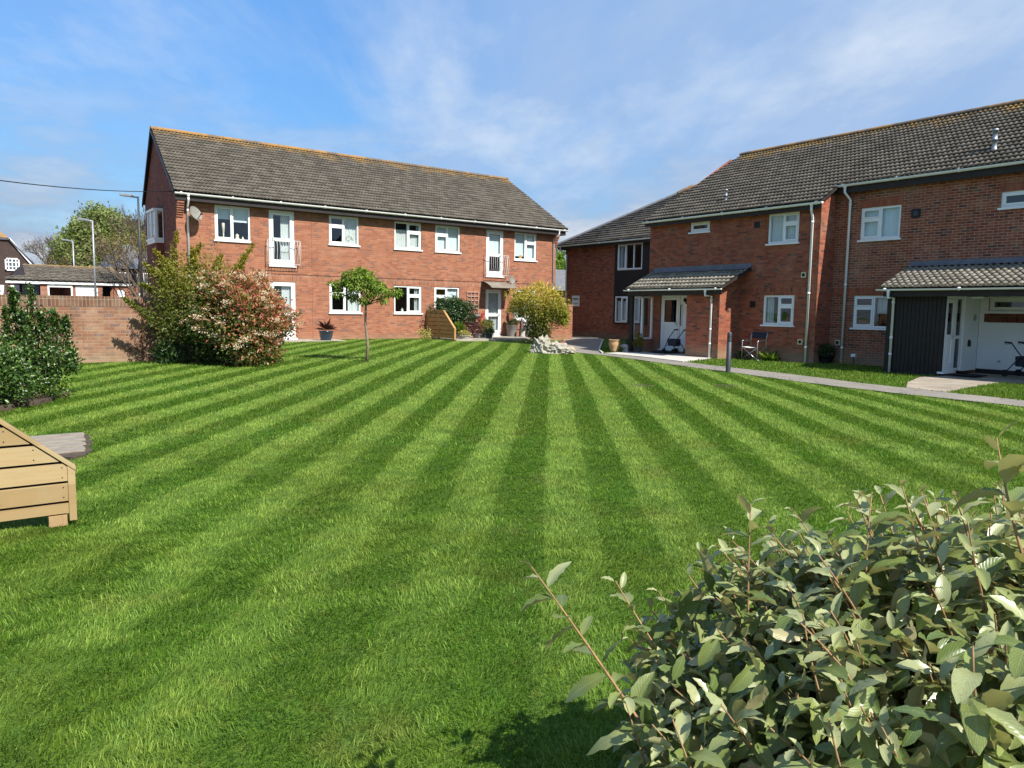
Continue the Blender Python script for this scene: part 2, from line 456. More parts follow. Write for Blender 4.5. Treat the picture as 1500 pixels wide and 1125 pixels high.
# the mown stripes, leaning-blade sheen painted as light and dark colour: 0.81 m wide pairs running diagonally over the garden
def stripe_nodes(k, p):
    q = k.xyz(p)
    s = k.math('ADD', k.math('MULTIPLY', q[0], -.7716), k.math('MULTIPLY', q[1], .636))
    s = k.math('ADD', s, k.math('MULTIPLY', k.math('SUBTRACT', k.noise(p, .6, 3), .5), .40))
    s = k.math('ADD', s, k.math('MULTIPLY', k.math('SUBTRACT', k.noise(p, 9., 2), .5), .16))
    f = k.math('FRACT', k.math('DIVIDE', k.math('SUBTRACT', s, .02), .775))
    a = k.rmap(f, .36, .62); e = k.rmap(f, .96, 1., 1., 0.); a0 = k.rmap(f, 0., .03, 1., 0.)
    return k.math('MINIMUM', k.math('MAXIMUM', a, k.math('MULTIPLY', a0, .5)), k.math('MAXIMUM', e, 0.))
def mat_grass(name, blade):
    m, k, b = new_mat(name)
    p = k.add('ShaderNodeNewGeometry').outputs['Position']
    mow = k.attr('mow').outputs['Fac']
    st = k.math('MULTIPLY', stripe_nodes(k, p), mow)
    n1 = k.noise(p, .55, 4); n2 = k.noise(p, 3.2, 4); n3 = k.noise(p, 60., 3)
    lightc, darkc = (.215, .318, .048), (.090, .196, .010)  # sheen of the leaning blades, put into the grass colour
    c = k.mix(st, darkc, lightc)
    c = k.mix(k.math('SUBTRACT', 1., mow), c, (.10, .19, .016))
    c = k.mix(k.rmap(n1, .42, .68, 0, .6), c, (.165, .215, .024))
    c = k.mix(k.rmap(n2, .50, .74, 0, .6), c, (.060, .135, .014))
    n4 = k.noise(p, 1.35, 4)
    c = k.mix(k.rmap(n4, .57, .76, 0, .55), c, (.215, .205, .05))
    n5 = k.noise(p, 7., 4); n6 = k.noise(p, 11., 3)
    c = k.mix(k.rmap(n5, .54, .70, 0, .5), c, (.070, .175, .030))
    c = k.mix(k.rmap(n6, .56, .72, 0, .5), c, (.225, .265, .045))
    if blade:
        a = k.attr('rnd').outputs['Fac']
        c = k.mix(k.rmap(a, .1, .6, .70, 0.), c, (.030, .085, .008))
        c = k.mix(k.rmap(a, .66, 1., 0, .75), c, (.35, .47, .095))
        b.inputs['Roughness'].default_value = .55; b.inputs['Specular IOR Level'].default_value = .16
        out = k.n['Material Output']
        tl = k.add('ShaderNodeBsdfTranslucent'); k.put(tl.inputs[0], k.mix(1., c, (1.4, 1.35, .6), 'MULTIPLY'))
        mx = k.add('ShaderNodeMixShader'); mx.inputs[0].default_value = .3
        k.l.new(b.outputs[0], mx.inputs[1]); k.l.new(tl.outputs[0], mx.inputs[2]); k.l.new(mx.outputs[0], out.inputs[0])
    else:
        c = k.mix(k.rmap(n3, .30, .62, .2, .75), c, (.030, .062, .010))
        b.inputs['Roughness'].default_value = .9; b.inputs['Specular IOR Level'].default_value = .15
        k.put(b.inputs['Normal'], k.bump(n3, .8, .03))
    k.put(b.inputs['Base Color'], c)
    return m
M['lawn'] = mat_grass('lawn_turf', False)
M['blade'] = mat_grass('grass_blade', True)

# ------------------------------------------------------------------ building helpers
def facade(name, mat, parent, P, a0, a1, z0, z1, holes, depth=.10, top=None):
    """a wall with real openings. P(a, z, d) -> site point, d measured outwards.
    holes: (a_lo, a_hi, z_lo, z_hi). top(a) gives a sloping upper edge (gables)."""
    A = sorted({a0, a1, *[h[0] for h in holes], *[h[1] for h in holes]})
    Z = sorted({z0, z1, *[h[2] for h in holes], *[h[3] for h in holes]})
    b = MB()
    for i in range(len(A)-1):
        for j in range(len(Z)-1):
            ca = (A[i]+A[i+1])/2; cz = (Z[j]+Z[j+1])/2
            if any(h[0] < ca < h[1] and h[2] < cz < h[3] for h in holes): continue
            b.pts([P(A[i], Z[j], 0), P(A[i+1], Z[j], 0), P(A[i+1], Z[j+1], 0), P(A[i], Z[j+1], 0)], [(0, 1, 2, 3)])
    for h in holes:
        l, r, lo, hi = h
        for (p, q) in (((l, lo), (l, hi)), ((l, hi), (r, hi)), ((r, hi), (r, lo)), ((r, lo), (l, lo))):
            b.pts([P(*p, 0), P(*q, 0), P(*q, -depth), P(*p, -depth)], [(0, 1, 2, 3)])
    if top:
        pts = [P(a, z, 0) for a, z in top]; b.pts(pts, [tuple(range(len(pts)))])
    return b.build(name, mat, parent)

def wbox(b, P, a0, a1, z0, z1, d0, d1):
    c = [P(a, z, d) for d in (d0, d1) for z in (z0, z1) for a in (a0, a1)]
    b.pts(c, [(0, 1, 3, 2), (4, 6, 7, 5), (0, 4, 5, 1), (2, 3, 7, 6), (0, 2, 6, 4), (1, 5, 7, 3)])

def window(parent, P, a0, a1, z0, z1, style='LV', dress=None, sill=True, glass='glass', label=None, d=-.05, name='window', mull=None):
    """uPVC window. style 'V|' : small top vent + sash on the low-a side, fixed light on the other, '|V' mirrored,
    '||' two lights, '|||' three lights, '-' a single light"""
    f = MB(); w = .062; g = []
    wbox(f, P, a0, a1, z1-w, z1, d-.05, d+.02); wbox(f, P, a0, a1, z0, z0+w, d-.05, d+.02)
    wbox(f, P, a0, a0+w, z0+w, z1-w, d-.05, d+.02); wbox(f, P, a1-w, a1, z0+w, z1-w, d-.05, d+.02)
    il, ir, ib, it = a0+w, a1-w, z0+w, z1-w
    def sash(l, r, lo, hi, t=.045):
        wbox(f, P, l, r, hi-t, hi, d-.03, d+.035); wbox(f, P, l, r, lo, lo+t, d-.03, d+.035)
        wbox(f, P, l, l+t, lo+t, hi-t, d-.03, d+.035); wbox(f, P, r-t, r, lo+t, hi-t, d-.03, d+.035)
        g.append((l+t, r-t, lo+t, hi-t))
    def mullion(c): wbox(f, P, c-.03, c+.03, ib, it, d-.05, d+.018)
    if style in ('V|', '|V'):
        c = mull if mull else (il+ir)/2; tz = ib+(it-ib)*.66; mullion(c)
        l, r = (il, c-.03) if style == 'V|' else (c+.03, ir)
        fl, fr = (c+.03, ir) if style == 'V|' else (il, c-.03)
        wbox(f, P, l, r, tz-.03, tz+.03, d-.05, d+.018)
        sash(l, r, ib, tz-.03); sash(l, r, tz+.03, it, .035); g.append((fl, fr, ib, it))
    elif style == '||':
        c = mull if mull else (il+ir)/2; mullion(c); sash(il, c-.03, ib, it); g.append((c+.03, ir, ib, it))
    elif style == '|||':
        c1 = il+(ir-il)*.33; c2 = il+(ir-il)*.67; mullion(c1); mullion(c2)
        g.append((il, c1-.03, ib, it)); g.append((c1+.03, c2-.03, ib, it)); sash(c2+.03, ir, ib, it)
    else: sash(il, ir, ib, it)
    o = f.build(name, M['white'], parent)
    if label: o['label'] = label
    pb = MB()
    for l, r, lo, hi in g: pb.pts([P(l, lo, d-.005), P(r, lo, d-.005), P(r, hi, d-.005), P(l, hi, d-.005)], [(0, 1, 2, 3)])
    pb.build('pane', M[glass], o)
    if sill:
        s = MB(); wbox(s, P, a0-.05, a1+.05, z0-.055, z0-.002, d-.05, .055); s.build('sill', M['white'], o)
    for q in (dress or []):
        kind, fl, fr, lo, hi = q       # fractions across and up the window
        l = a0+(a1-a0)*fl; r = a0+(a1-a0)*fr; zl = z0+(z1-z0)*lo; zh = z0+(z1-z0)*hi
        n = max(8, int((r-l)/.018)); c = MB(); pts = []
        for i in range(n+1):
            t = i/n; amp = {'net': .018, 'curtain': .03, 'blind': 0., 'vertical': .012}[kind]
            wv = amp*math.sin(t*(r-l)*(70 if kind != 'vertical' else 110))+amp*.5*math.sin(t*17+fl*9)
            for zz in (zl, zh): pts.append(P(l+(r-l)*t, zz, d-.10+wv))
        c.pts(pts, [(2*i, 2*i+2, 2*i+3, 2*i+1) for i in range(n)], True)
        c.build({'net': 'net_curtain', 'curtain': 'curtain', 'blind': 'blind', 'vertical': 'blind'}[kind],
                M[{'net': 'net', 'curtain': 'curtain', 'blind': 'blind', 'vertical': 'blind'}[kind]], o)
    return o

def tiles(name, mat, parent, E, n_a, S, n_s, lo, hi, s0, s1, gauge=.275, pitch=.137, amp=.026, N=None, step=.032, uvs=0.):
    """real interlocking roof tiles. E = origin on the ridge, n_a = along the ridge, S = down the slope.
    lo(s), hi(s) = limits along n_a at distance s down the slope"""
    E, n_a, S = (np.array(v, float) for v in (E, n_a, S)); S /= np.linalg.norm(S)
    Nn = np.cross(n_a, S); Nn = Nn/np.linalg.norm(Nn)
    if Nn[2] < 0: Nn = -Nn
    V = []; F = []; UV = []; nv = 0
    s = s0; k = 0; r2 = np.random.default_rng(int(abs(E[0]*10)+3))
    while s < s1-1e-3:
        e = min(s+gauge, s1)
        l0, h0, l1, h1 = lo(s), hi(s), lo(e), hi(e)
        a0 = min(l0, l1); n = max(2, int((max(h0, h1)-a0)/(pitch/8)))
        t = np.linspace(0, 1, n+1)
        rows = []
        for (ss, L, H, up) in ((s-.03, l0, h0, .004), (e, l1, h1, step), (max(s, e-.055), l1, h1, -.016)):
            a = L+(H-L)*t
            ph = (a/pitch) % 1.
            wave = amp*np.clip(np.cos((ph-.5)*2*np.pi)*.75+.35, -.12, 1.)
            tile = np.floor(a/(pitch*2)); jit = np.sin(tile*12.9898+k*78.233)*43758.5453; jit = (jit-np.floor(jit)-.5)
            hgt = up+wave*(1 if up > -.01 else .35)+jit*.007
            pts = E+np.outer(a, n_a)+np.outer(np.full_like(a, ss)+jit*.012, S)+np.outer(hgt, Nn)
            rows.append(len(V)); V.append(pts); UV.append(np.stack([a, np.full_like(a, uvs+s+.15)], 1))
        for q in range(2):
            b0 = nv+q*(n+1); i = np.arange(n)
            F.append(np.stack([b0+i, b0+i+1, b0+i+n+2, b0+i+n+1], 1))
        nv += 3*(n+1); s = e; k += 1
    o = mesh_np(name, np.concatenate(V), np.concatenate(F), M[mat], parent, uv=np.concatenate(UV), smooth=False)
    return o

def ridge(parent, a, b, r=.12, mat='ridge', name='ridge_tile'):
    a = np.array(a, float); b = np.array(b, float); d = b-a; L = np.linalg.norm(d); d /= L
    side = np.cross(d, (0, 0, 1.)); side /= np.linalg.norm(side); up = np.cross(side, d)
    m = MB(); n = max(1, round(L/.45))
    for i in range(n):
        p = a+d*(L*i/n); q = a+d*(L*(i+.985)/n); P = []; F = []
        for c, rr in ((p, r), (q, r*1.06)):
            for j in range(9):
                t = math.pi*(j/8)*1.1-.157; P.append(c+side*math.cos(t)*rr+up*math.sin(t)*rr*.85)
        F = [(j, j+1, j+10, j+9) for j in range(8)]+[tuple(range(9)), tuple(range(17, 8, -1))]
        m.pts(P, F)
    return m.build(name, M[mat], parent)

def gutter(parent, a, b, r=.064, name='gutter'):
    """half-round gutter with joint collars between a and b"""
    a = np.array(a, float); b = np.array(b, float); d = b-a; L = np.linalg.norm(d); d /= L
    side = np.cross(d, (0, 0, 1.)); m = MB(); P = []; F = []
    for c in (a, b):
        for k in (1., .9):
            for j in range(9):
                t = math.pi+math.pi*j/8; P.append(c+side*math.cos(t)*r*k+np.array((0, 0, 1.))*math.sin(t)*r*k)
    for o in (0, 9): F += [(o+j, o+j+1, o+j+19, o+j+18) for j in range(8)]
    for o in (0, 18): F += [(o+j, o+j+1, o+j+10, o+j+9) for j in range(8)]
    F += [(0, 9, 27, 18), (8, 17, 35, 26), tuple(range(9)), tuple(range(26, 17, -1))]
    m.pts(P, F)
    n = max(2, int(L/1.6))
    for i in range(n+1):
        c = a+d*(L*(i+.12)/(n+.24)); m.tube([c-d*.03+np.array((0, 0, -.012)), c+d*.03+np.array((0, 0, -.012))], r*.95, 10)
    return m.build(name, M['gutter'], parent)

def downpipe(parent, top, wall, bottom, r=.036, name='downpipe'):
    m = MB()
    m.tube([top, (top[0], top[1], top[2]-.10)], r*1.25, 12)
    m.tube([(top[0], top[1], top[2]-.08), (top[0], top[1], top[2]-.20), (wall[0], wall[1], wall[2]), bottom], r, 12)
    z = wall[2]-.12
    for zz in (z, (z+bottom[2])/2, bottom[2]+.5):
        m.tube([(bottom[0], bottom[1], zz-.03), (bottom[0], bottom[1], zz+.03)], r*1.25, 12)
    return m.build(name, M['gutter'], parent)
# ================================================================== BUILDING beyond the lawn (sunlit front)
A = thing('apartment_building', 'sunlit orange brick block facing across the lawn with two juliet balconies', 'building', (14.5, 30, .28))
def PA(a, z, d): return (a, 27.63-d, z)
WA = [ # a0, a1, z0, z1, style, dressing
 (7.31, 8.55, 3.87, 5.08, '||', [('blind', .03, .5, .62, .98), ('blind', .5, .97, .56, .98)]),
 (11.57, 12.81, 3.99, 5.08, 'V|', [('net', .5, .97, .02, .97), ('curtain', .03, .12, .02, .97)]),
 (14.40, 15.65, 3.98, 5.08, '|V', [('net', .03, .97, .02, .72), ('curtain', .86, .97, .02, .97)]),
 (16.34, 17.58, 3.98, 5.08, 'V|', [('blind', .03, .5, .10, .98), ('blind', .5, .97, .08, .98)]),
 (20.56, 21.84, 3.84, 5.08, '|V', [('blind', .03, .5, .14, .98), ('blind', .52, .97, .06, .98)]),
 (11.56, 12.88, 1.33, 2.47, 'V|', [('net', .62, .98, .02, .98)]),
 (14.38, 15.67, 1.33, 2.47, '|V', [('curtain', .78, .98, .02, .98)]),
 (16.30, 17.56, 1.33, 2.47, 'V|', [('vertical', .52, .98, .02, .98)]),
 (20.62, 21.85, 1.10, 2.44, '|V', [('curtain', .04, .26, .02, .98), ('net', .4, .8, .02, .98)]),
]
DA = [(9.23, 10.19, 3.06, 5.08), (18.98, 19.93, 3.03, 5.08), (9.22, 10.20, .34, 2.47), (18.97, 19.86, .36, 2.43)]
wa = facade('wall', M['brickA'], A, PA, 6.03, 23.05, .05, 5.10, [w[:4] for w in WA]+DA, .10)
wa['label'] = 'sunlit front wall'
YB = 35.6
def PG(a, z, d): return (6.03+.065*(a-27.63)-d, a, z)
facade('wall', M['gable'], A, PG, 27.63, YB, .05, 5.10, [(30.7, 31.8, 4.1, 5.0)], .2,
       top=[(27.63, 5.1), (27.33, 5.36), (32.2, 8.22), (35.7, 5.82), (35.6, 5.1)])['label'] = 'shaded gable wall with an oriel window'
def PGR(a, z, d): return (23.05+d, a, z)
facade('wall', M['brickA'], A, PGR, 27.63, YB, .05, 5.10, [], top=[(27.63, 5.1), (27.33, 5.36), (32.2, 8.22), (35.7, 5.82), (35.6, 5.1)])
MB().box(6.7, 23.0, YB-.1, YB, .05, 5.75).build('wall', M['brickA'], A)
b = MB(); b.box(6.7, 22.9, 27.75, YB-.15, 2.62, 2.80); b.box(6.7, 22.9, 27.75, YB-.15, .05, .30)
b.box(6.9, 22.9, 30.6, 30.7, .3, 5.2); b.box(6.7, 22.9, 27.75, YB-.15, 5.12, 5.2)
for x in (9.0, 11.2, 13.6, 16.0, 18.4, 20.3): b.box(x-.05, x+.05, 27.75, 30.6, .3, 5.12)
b.build('interior_wall', M['room'], A)
b = MB(); wbox(b, PA, 6.03, 23.05, 2.53, 2.735, -.02, .006); b.build('brick_band', M['bandA'], A)
b = MB(); wbox(b, PA, 6.03, 23.05, 2.737, 2.75, -.02, .016); b.build('band_shadow_line', M['fascia'], A)  # dark strip painted in for the thin shadow line above the band
for x in (10.86, 18.32):
    b = MB(); wbox(b, PA, x-.008, x+.008, .3, 2.52, -.02, .002); wbox(b, PA, x-.008, x+.008, 2.76, 5.05, -.02, .002)
    b.build('movement_joint', M['cardboard'], A)
for a0, a1, z0, z1, st, dr in WA:
    window(A, PA, a0, a1, z0, z1, st, dr)
def glazed_door(parent, P, a0, a1, z0, z1, midz, dress, handle_hi=False, glass='glass', label=None, lower_glass=True):
    f = MB(); w = .065; d = -.05
    for q in ((a0, a0+w, z0, z1), (a1-w, a1, z0, z1), (a0+w, a1-w, z1-w, z1), (a0+w, a1-w, z0, z0+.05)): wbox(f, P, *q, d-.05, d+.02)
    l, r, lo, hi = a0+w+.004, a1-w-.004, z0+.055, z1-w-.004; t = .095
    for q in ((l, l+t, lo, hi), (r-t, r, lo, hi), (l+t, r-t, hi-t, hi), (l+t, r-t, lo, lo+.17), (l+t, r-t, midz-.06, midz+.06)): wbox(f, P, *q, d-.03, d+.032)
    o = f.build('door', M['white'], parent)
    if label: o['label'] = label
    p = MB(); pn = [(l+t, r-t, midz+.06, hi-t)]
    if lower_glass: pn.append((l+t, r-t, lo+.17, midz-.06))
    for q in pn: p.pts([P(q[0], q[2], d), P(q[1], q[2], d), P(q[1], q[3], d), P(q[0], q[3], d)], [(0, 1, 2, 3)])
    p.build('pane', M[glass], o)
    if not lower_glass:
        q = MB(); wbox(q, P, l+t, r-t, lo+.17, midz-.06, d-.03, d+.012); wbox(q, P, l+t+.06, r-t-.06, lo+.25, midz-.14, d+.012, d+.022)
        q.build('panel', M['white'], o)
    hx = (r-.05) if handle_hi else (l+.05); s = -1 if handle_hi else 1
    h = MB(); h.tube([P(hx, midz+.02, d+.03), P(hx, midz+.02, d+.08), P(hx+s*.11, midz+.015, d+.085)], .011, 8)
    wbox(h, P, hx-.018, hx+.018, midz-.09, midz+.11, d+.031, d+.04); h.build('handle', M['alu'], o)
    s = MB(); wbox(s, P, a0-.04, a1+.04, z0-.05, z0-.002, d-.05, .05); s.build('sill', M['white'], o)
    for kind, fl, fr, lo2, hi2 in dress:
        x0 = a0+(a1-a0)*fl; x1 = a0+(a1-a0)*fr; za = z0+(z1-z0)*lo2; zb = z0+(z1-z0)*hi2
        n = max(8, int((x1-x0)/.016)); pts = []
        for i in range(n+1):
            wv = .018*math.sin(i/n*(x1-x0)*75) if kind != 'blind' else 0
            for zz in (za, zb): pts.append(P(x0+(x1-x0)*i/n, zz, d-.10+wv))
        MB().pts(pts, [(2*i, 2*i+2, 2*i+3, 2*i+1) for i in range(n)], True).build('blind' if kind == 'blind' else 'curtain', M['net' if kind == 'net' else kind], o)
    return o
glazed_door(A, PA, *DA[0], 4.02, [('net', .5, .92, .04, .96)])
glazed_door(A, PA, *DA[1], 3.98, [('blind', .08, .92, .45, .97)], True)
glazed_door(A, PA, *DA[2], 1.25, [('net', .5, .92, .04, .96)])
glazed_door(A, PA, *DA[3], 1.28, [('curtain', .08, .92, .05, .97)], True)
def juliet(x0, x1, zb, zt):
    r = MB(); y0 = 27.60; y1 = 27.40
    for z in (zt, zb+.06):
        r.tube([(x0, y0, z), (x0, y1, z), (x1, y1, z), (x1, y0, z)], .013, 8)
    n = 11
    for i in range(n+1):
        x = x0+(x1-x0)*i/n
        P = [(x, y1-.07*math.sin(math.pi*min(1, t*1.25))*(1 if t < .8 else 1)*.9, zt+(zb+.06-zt)*t) for t in np.linspace(0, 1, 9)]
        r.tube(P, .008, 6)
    for x in (x0, x1):
        r.tube([(x, y1+.08, zt), (x, y1+.06, zb+.06)], .008, 6)
    return r.build('balcony_railing', M['steel'], A)
juliet(9.10, 10.32, 3.04, 3.98); juliet(18.86, 20.05, 3.0, 3.96)
# eaves, gutters, pipes
b = MB(); b.box(5.96, 23.38, 27.33, 27.36, 5.10, 5.335); b.box(5.99, 23.36, 27.36, 27.63, 5.102, 5.125); b.build('fascia', M['fascia'], A)
gutter(A, (5.93, 27.27, 5.345), (23.44, 27.27, 5.345))
downpipe(A, (6.37, 27.27, 5.32), (6.40, 27.57, 4.92), (6.40, 27.57, .3))
downpipe(A, (22.93, 27.27, 5.32), (22.86, 27.57, 4.92), (22.86, 27.57, .3))
for x0, x1 in ((6.035, 6.26), (22.83, 23.045)):
    b = MB()
    for i in range(7): b.box(x0+(.0 if i else 0), x1, 27.63-.27+.038*i, 27.66, 5.02-.075*i, 5.085-.075*i)
    b.build('corbel', M['brickA'], A)
SA = (0, -4.98, -2.95); LSA = math.hypot(4.98, 2.95)
ra = tiles('roof', 'tile', A, (0, 32.2, 8.35), (1, 0, 0), SA, 0, lambda s: 6.24-.33*s/LSA, lambda s: 23.42, .05, LSA+.03)
b = MB(); b.pts([(6.24, 32.2, 8.33), (23.42, 32.2, 8.33), (23.42, 35.8, 5.83), (6.50, 35.8, 5.83)], [(0, 1, 2, 3)])
b.pts([(6.24, 32.2, 8.30), (23.40, 32.2, 8.30), (23.40, 27.30, 5.34), (5.93, 27.30, 5.34)], [(0, 1, 2, 3)])
b.build('roof_deck', M['fascia'], A)
ridge(A, (6.20, 32.2, 8.36), (23.44, 32.2, 8.36))
b = MB()
b.beam((5.90, 27.24, 5.345), (6.20, 32.2, 8.30), .05, .08); b.build('verge', M['dark'], A); b = MB(); b.beam((6.20, 32.2, 8.30), (6.47, 35.8, 5.80), .05, .14); b.build('verge', M['dark'], A)
b = MB(); b.beam((23.40, 27.24, 5.345), (23.40, 32.2, 8.30), .05, .10); b.build('verge', M['ridge'], A)
# oriel window on the gable, carried on a shallow brick pier
xg = lambda y: 6.03+.065*(y-27.63)
ya_, yb_ = 30.55, 31.95; x0 = xg(31.2); pj = .34
MB().box(x0-.29, x0+.15, ya_+.02, yb_-.02, .05, 3.86).build('pier', M['gable'], A)
b = MB(); g = MB()
b.box(x0-pj-.05, x0+.12, ya_-.04, yb_+.04, 3.98, 4.05); b.box(x0-pj-.02, x0+.12, ya_-.02, yb_+.02, 3.86, 3.98)
b.box(x0-pj-.04, x0+.12, ya_-.03, yb_+.03, 5.06, 5.14)
for y in (ya_+.03, (ya_+yb_)/2, yb_-.03): b.box(x0-pj, x0-pj+.08, y-.05, y+.05, 4.05, 5.06)
for y in (ya_+.03, yb_-.03): b.box(x0-.06, x0+.12, y-.03, y+.03, 4.05, 5.06)
o = b.build('window', M['white'], A); o['label'] = 'white oriel window projecting from the gable'
g.pts([(x0-pj+.03, ya_, 4.05), (x0-pj+.03, yb_, 4.05), (x0-pj+.03, yb_, 5.06), (x0-pj+.03, ya_, 5.06)], [(0, 1, 2, 3)])
g.pts([(x0-pj+.03, ya_+.01, 4.05), (x0+.12, ya_+.01, 4.05), (x0+.12, ya_+.01, 5.06), (x0-pj+.03, ya_+.01, 5.06)], [(0, 1, 2, 3)])
g.build('pane', M['glass'], o)
b = MB(); b.prism([(x0-pj-.05, 5.14), (x0+.12, 5.14), (x0+.12, 5.32)], 'y', ya_-.04, yb_+.04); b.build('bay_roof', M['lead'], A)
# curved canopy over the garden door
b = MB(); P = []; n = 10
for i in range(n+1):
    t = i/n; y = 27.62-.85*t; z = 2.78-.24*t*t-.06*t
    for x in (18.72, 20.14): P += [(x, y, z), (x, y, z+.012)]
F = []
for i in range(n):
    a = 4*i; F += [(a, a+2, a+6, a+4), (a+1, a+5, a+7, a+3), (a, a+4, a+5, a+1), (a+2, a+3, a+7, a+6)]
b.pts(P, F); o = b.build('canopy', M['poly'], A)
for x in (18.74, 20.12):
    b = MB(); b.tube([(x, 27.6, 2.78), (x, 27.60, 2.30), (x, 27.25, 2.42), (x, 26.80, 2.50)], .014, 6); b.build('bracket', M['dkgrey'], o)

def sat_dish(x, y, z, r, label, aim):
    t = thing('satellite_dish', label, 'satellite dish', (x, y, z))
    aim = np.array(aim, float); aim /= np.linalg.norm(aim)
    s = np.cross(aim, (0, 0, 1.)); s /= np.linalg.norm(s); u = np.cross(s, aim); c = np.array((x, y, z))
    V = []; F = []; n = 20; m = 6
    for i in range(m+1):
        q = r*i/m
        for j in range(n):
            a = 2*math.pi*j/n; V.append(c+s*math.cos(a)*q+u*math.sin(a)*q*1.08+aim*(q*q/r*.28))
    for i in range(m):
        for j in range(n): F.append((i*n+j, i*n+(j+1) % n, (i+1)*n+(j+1) % n, (i+1)*n+j))
    MB().pts(V, F, True).build('dish', M['dish'], t)
    lnb = c+aim*r*1.05-u*r*.55
    MB().tube([c-u*r*.9, lnb], .012, 6).tube([lnb-aim*.03, lnb+aim*.05], .028, 8).build('feed_arm', M['dark'], t)
    MB().tube([c-aim*.02, c-aim*.10, (c[0], 27.60, c[2]-.02)], .022, 8).box(c[0]-.05, c[0]+.05, 27.60, 27.625, c[2]-.1, c[2]+.06).build('bracket', M['galv'], t)
sat_dish(6.56, 27.30, 4.66, .25, 'grey satellite dish high beside the downpipe near the gable corner', (.45, -.75, .42))
sat_dish(20.16, 27.32, 2.86, .23, 'grey satellite dish above the curved door canopy', (.35, -.8, .3))

# ================================================================== BUILDING on the right (shaded front)
B = thing('apartment_building', 'shaded red brick block with two tiled porches along the path', 'building', (23, 11, 0))
XM, XR = 21.06, 21.90
def PM(a, z, d): return (XM-d, a, z)
def PR(a, z, d): return (XR-d, a, z)
WM = [(16.92, 17.78, 4.37, 4.71, '-', []),
      (13.47, 14.57, 3.77, 4.71, 'V|', [('net', .50, .97, .02, .97), ('net', .06, .47, .02, .97)]),
      (13.50, 14.62, 1.17, 2.12, 'V|', [('curtain', .72, .96, .02, .97)])]
WR = [(10.76, 11.95, 3.77, 4.72, '|V', [('vertical', .03, .5, .02, .98), ('vertical', .54, .97, .02, .98)]),
      (10.78, 12.02, 1.14, 2.11, '|V', [('net', .06, .48, .45, .97)]),
      (7.0, 8.20, 4.36, 4.76, '-', [('blind', .05, .95, .02, .3)]),
      (6.9, 8.28, 1.68, 2.03, '-', []),
      (3.4, 4.6, 3.77, 4.72, 'V|', [])]
w = facade('wall', M['brickB'], B, PM, 12.74, 19.70, -.1, 4.73, [q[:4] for q in WM]+[(18.12, 19.06, .14, 2.14)])
w['label'] = 'forward bay of the front wall'
w = facade('wall', M['brickR'], B, PR, 1.0, 12.74, -.1, 5.22, [q[:4] for q in WR]); w['label'] = 'set back stretch of the front wall'
def PRet(a, z, d): return (a, 12.74-d, z)
facade('wall', M['brickB'], B, PRet, XM, XR, -.1, 4.73, [], top=[(XM, 4.73), (20.84, 4.73), (20.84, 4.93), (XR, 5.57), (XR, 4.73)])['label'] = 'sunlit return wall between the two front lengths'
def PML(a, z, d): return (a, 19.70+d, z)
facade('wall', M['brickB'], B, PML, XM, 30.3, -.1, 4.73, [], top=[(XM, 4.73), (20.84, 4.92), (25.7, 7.83), (30.5, 4.92), (30.3, 4.73)])
b = MB(); b.box(30.2, 30.3, 1.0, 19.7, -.1, 4.9); b.prism([(21.91, -.1), (30.2, -.1), (30.2, 5.0), (25.7, 7.7), (21.91, 5.35)], 'y', .9, 1.0); b.build('wall', M['brickB'], B)
b = MB(); b.box(22.05, 30.1, 1.2, 19.6, 2.45, 2.6); b.box(24.6, 24.7, 1.2, 19.6, 0, 4.9); b.box(22.05, 30.1, 1.2, 19.6, 4.85, 4.9)
b.box(21.2, 22.05, 12.86, 19.6, 2.45, 2.6); b.box(21.2, 22.05, 12.86, 19.6, 4.76, 4.8); b.box(21.2, 24.6, 12.86, 19.6, .02, .06); b.box(22.05, 24.6, 1.2, 12.7, .02, .06)
for y in (4.9, 9.2, 12.82, 15.8): b.box(22.05, 24.6, y-.04, y+.04, .05, 4.85)
b.build('interior_wall', M['room'], B)
for q in WM: window(B, PM, *q[:5], dress=q[5])
for q in WR: window(B, PR, *q[:5], dress=q[5])
for P, y0, y1, z0 in ((PM, 12.745, 15.1, 2.14), (PR, 10.0, 12.735, 2.14), (PR, 10.74, 11.97, 4.735), (PR, 6.98, 8.22, 4.775)):
    b = MB(); wbox(b, P, y0, y1, z0, z0+.215, -.02, .005); b.build('brick_band', M['bandB'], B)
b = MB(); wbox(b, PRet, XM+.003, XR-.003, 2.14, 2.355, -.02, .005); b.build('brick_band', M['bandB'], B)
# eaves
b = MB(); b.box(20.84, 20.87, 12.62, 19.78, 4.70, 4.90); b.box(20.87, XM, 12.745, 19.7, 4.732, 4.76); b.box(21.70, 21.73, .8, 12.735, 5.20, 5.44); b.box(21.73, XR, .8, 12.735, 5.222, 5.25)
b.build('fascia', M['fascia'], B)
gutter(B, (20.775, 12.55, 4.885), (20.775, 19.82, 4.885)); gutter(B, (21.635, .8, 5.445), (21.635, 12.62, 5.445))
downpipe(B, (20.775, 12.90, 4.86), (XM-.06, 12.98, 4.45), (XM-.06, 12.98, 0))
downpipe(B, (21.635, 12.36, 5.42), (XR-.06, 12.28, 5.0), (XR-.06, 12.28, 0))
SB = (-4.96, 0, -2.98); LM = math.hypot(4.96, 2.98); LR = LM*(25.7-21.60)/4.96
tiles('roof', 'tile', B, (25.7, 0, 7.9), (0, 1, 0), SB, 0, lambda s: 12.60, lambda s: 19.18+.62*s/LM, .05, LM+.02)
tiles('roof', 'tile', B, (25.7, 0, 7.9), (0, 1, 0), SB, 0, lambda s: .6, lambda s: 12.60, .05, LR)
b = MB(); b.pts([(25.7, .6, 7.86), (25.7, 19.18, 7.86), (30.7, 19.75, 4.85), (30.7, .6, 4.85)], [(0, 1, 2, 3)])
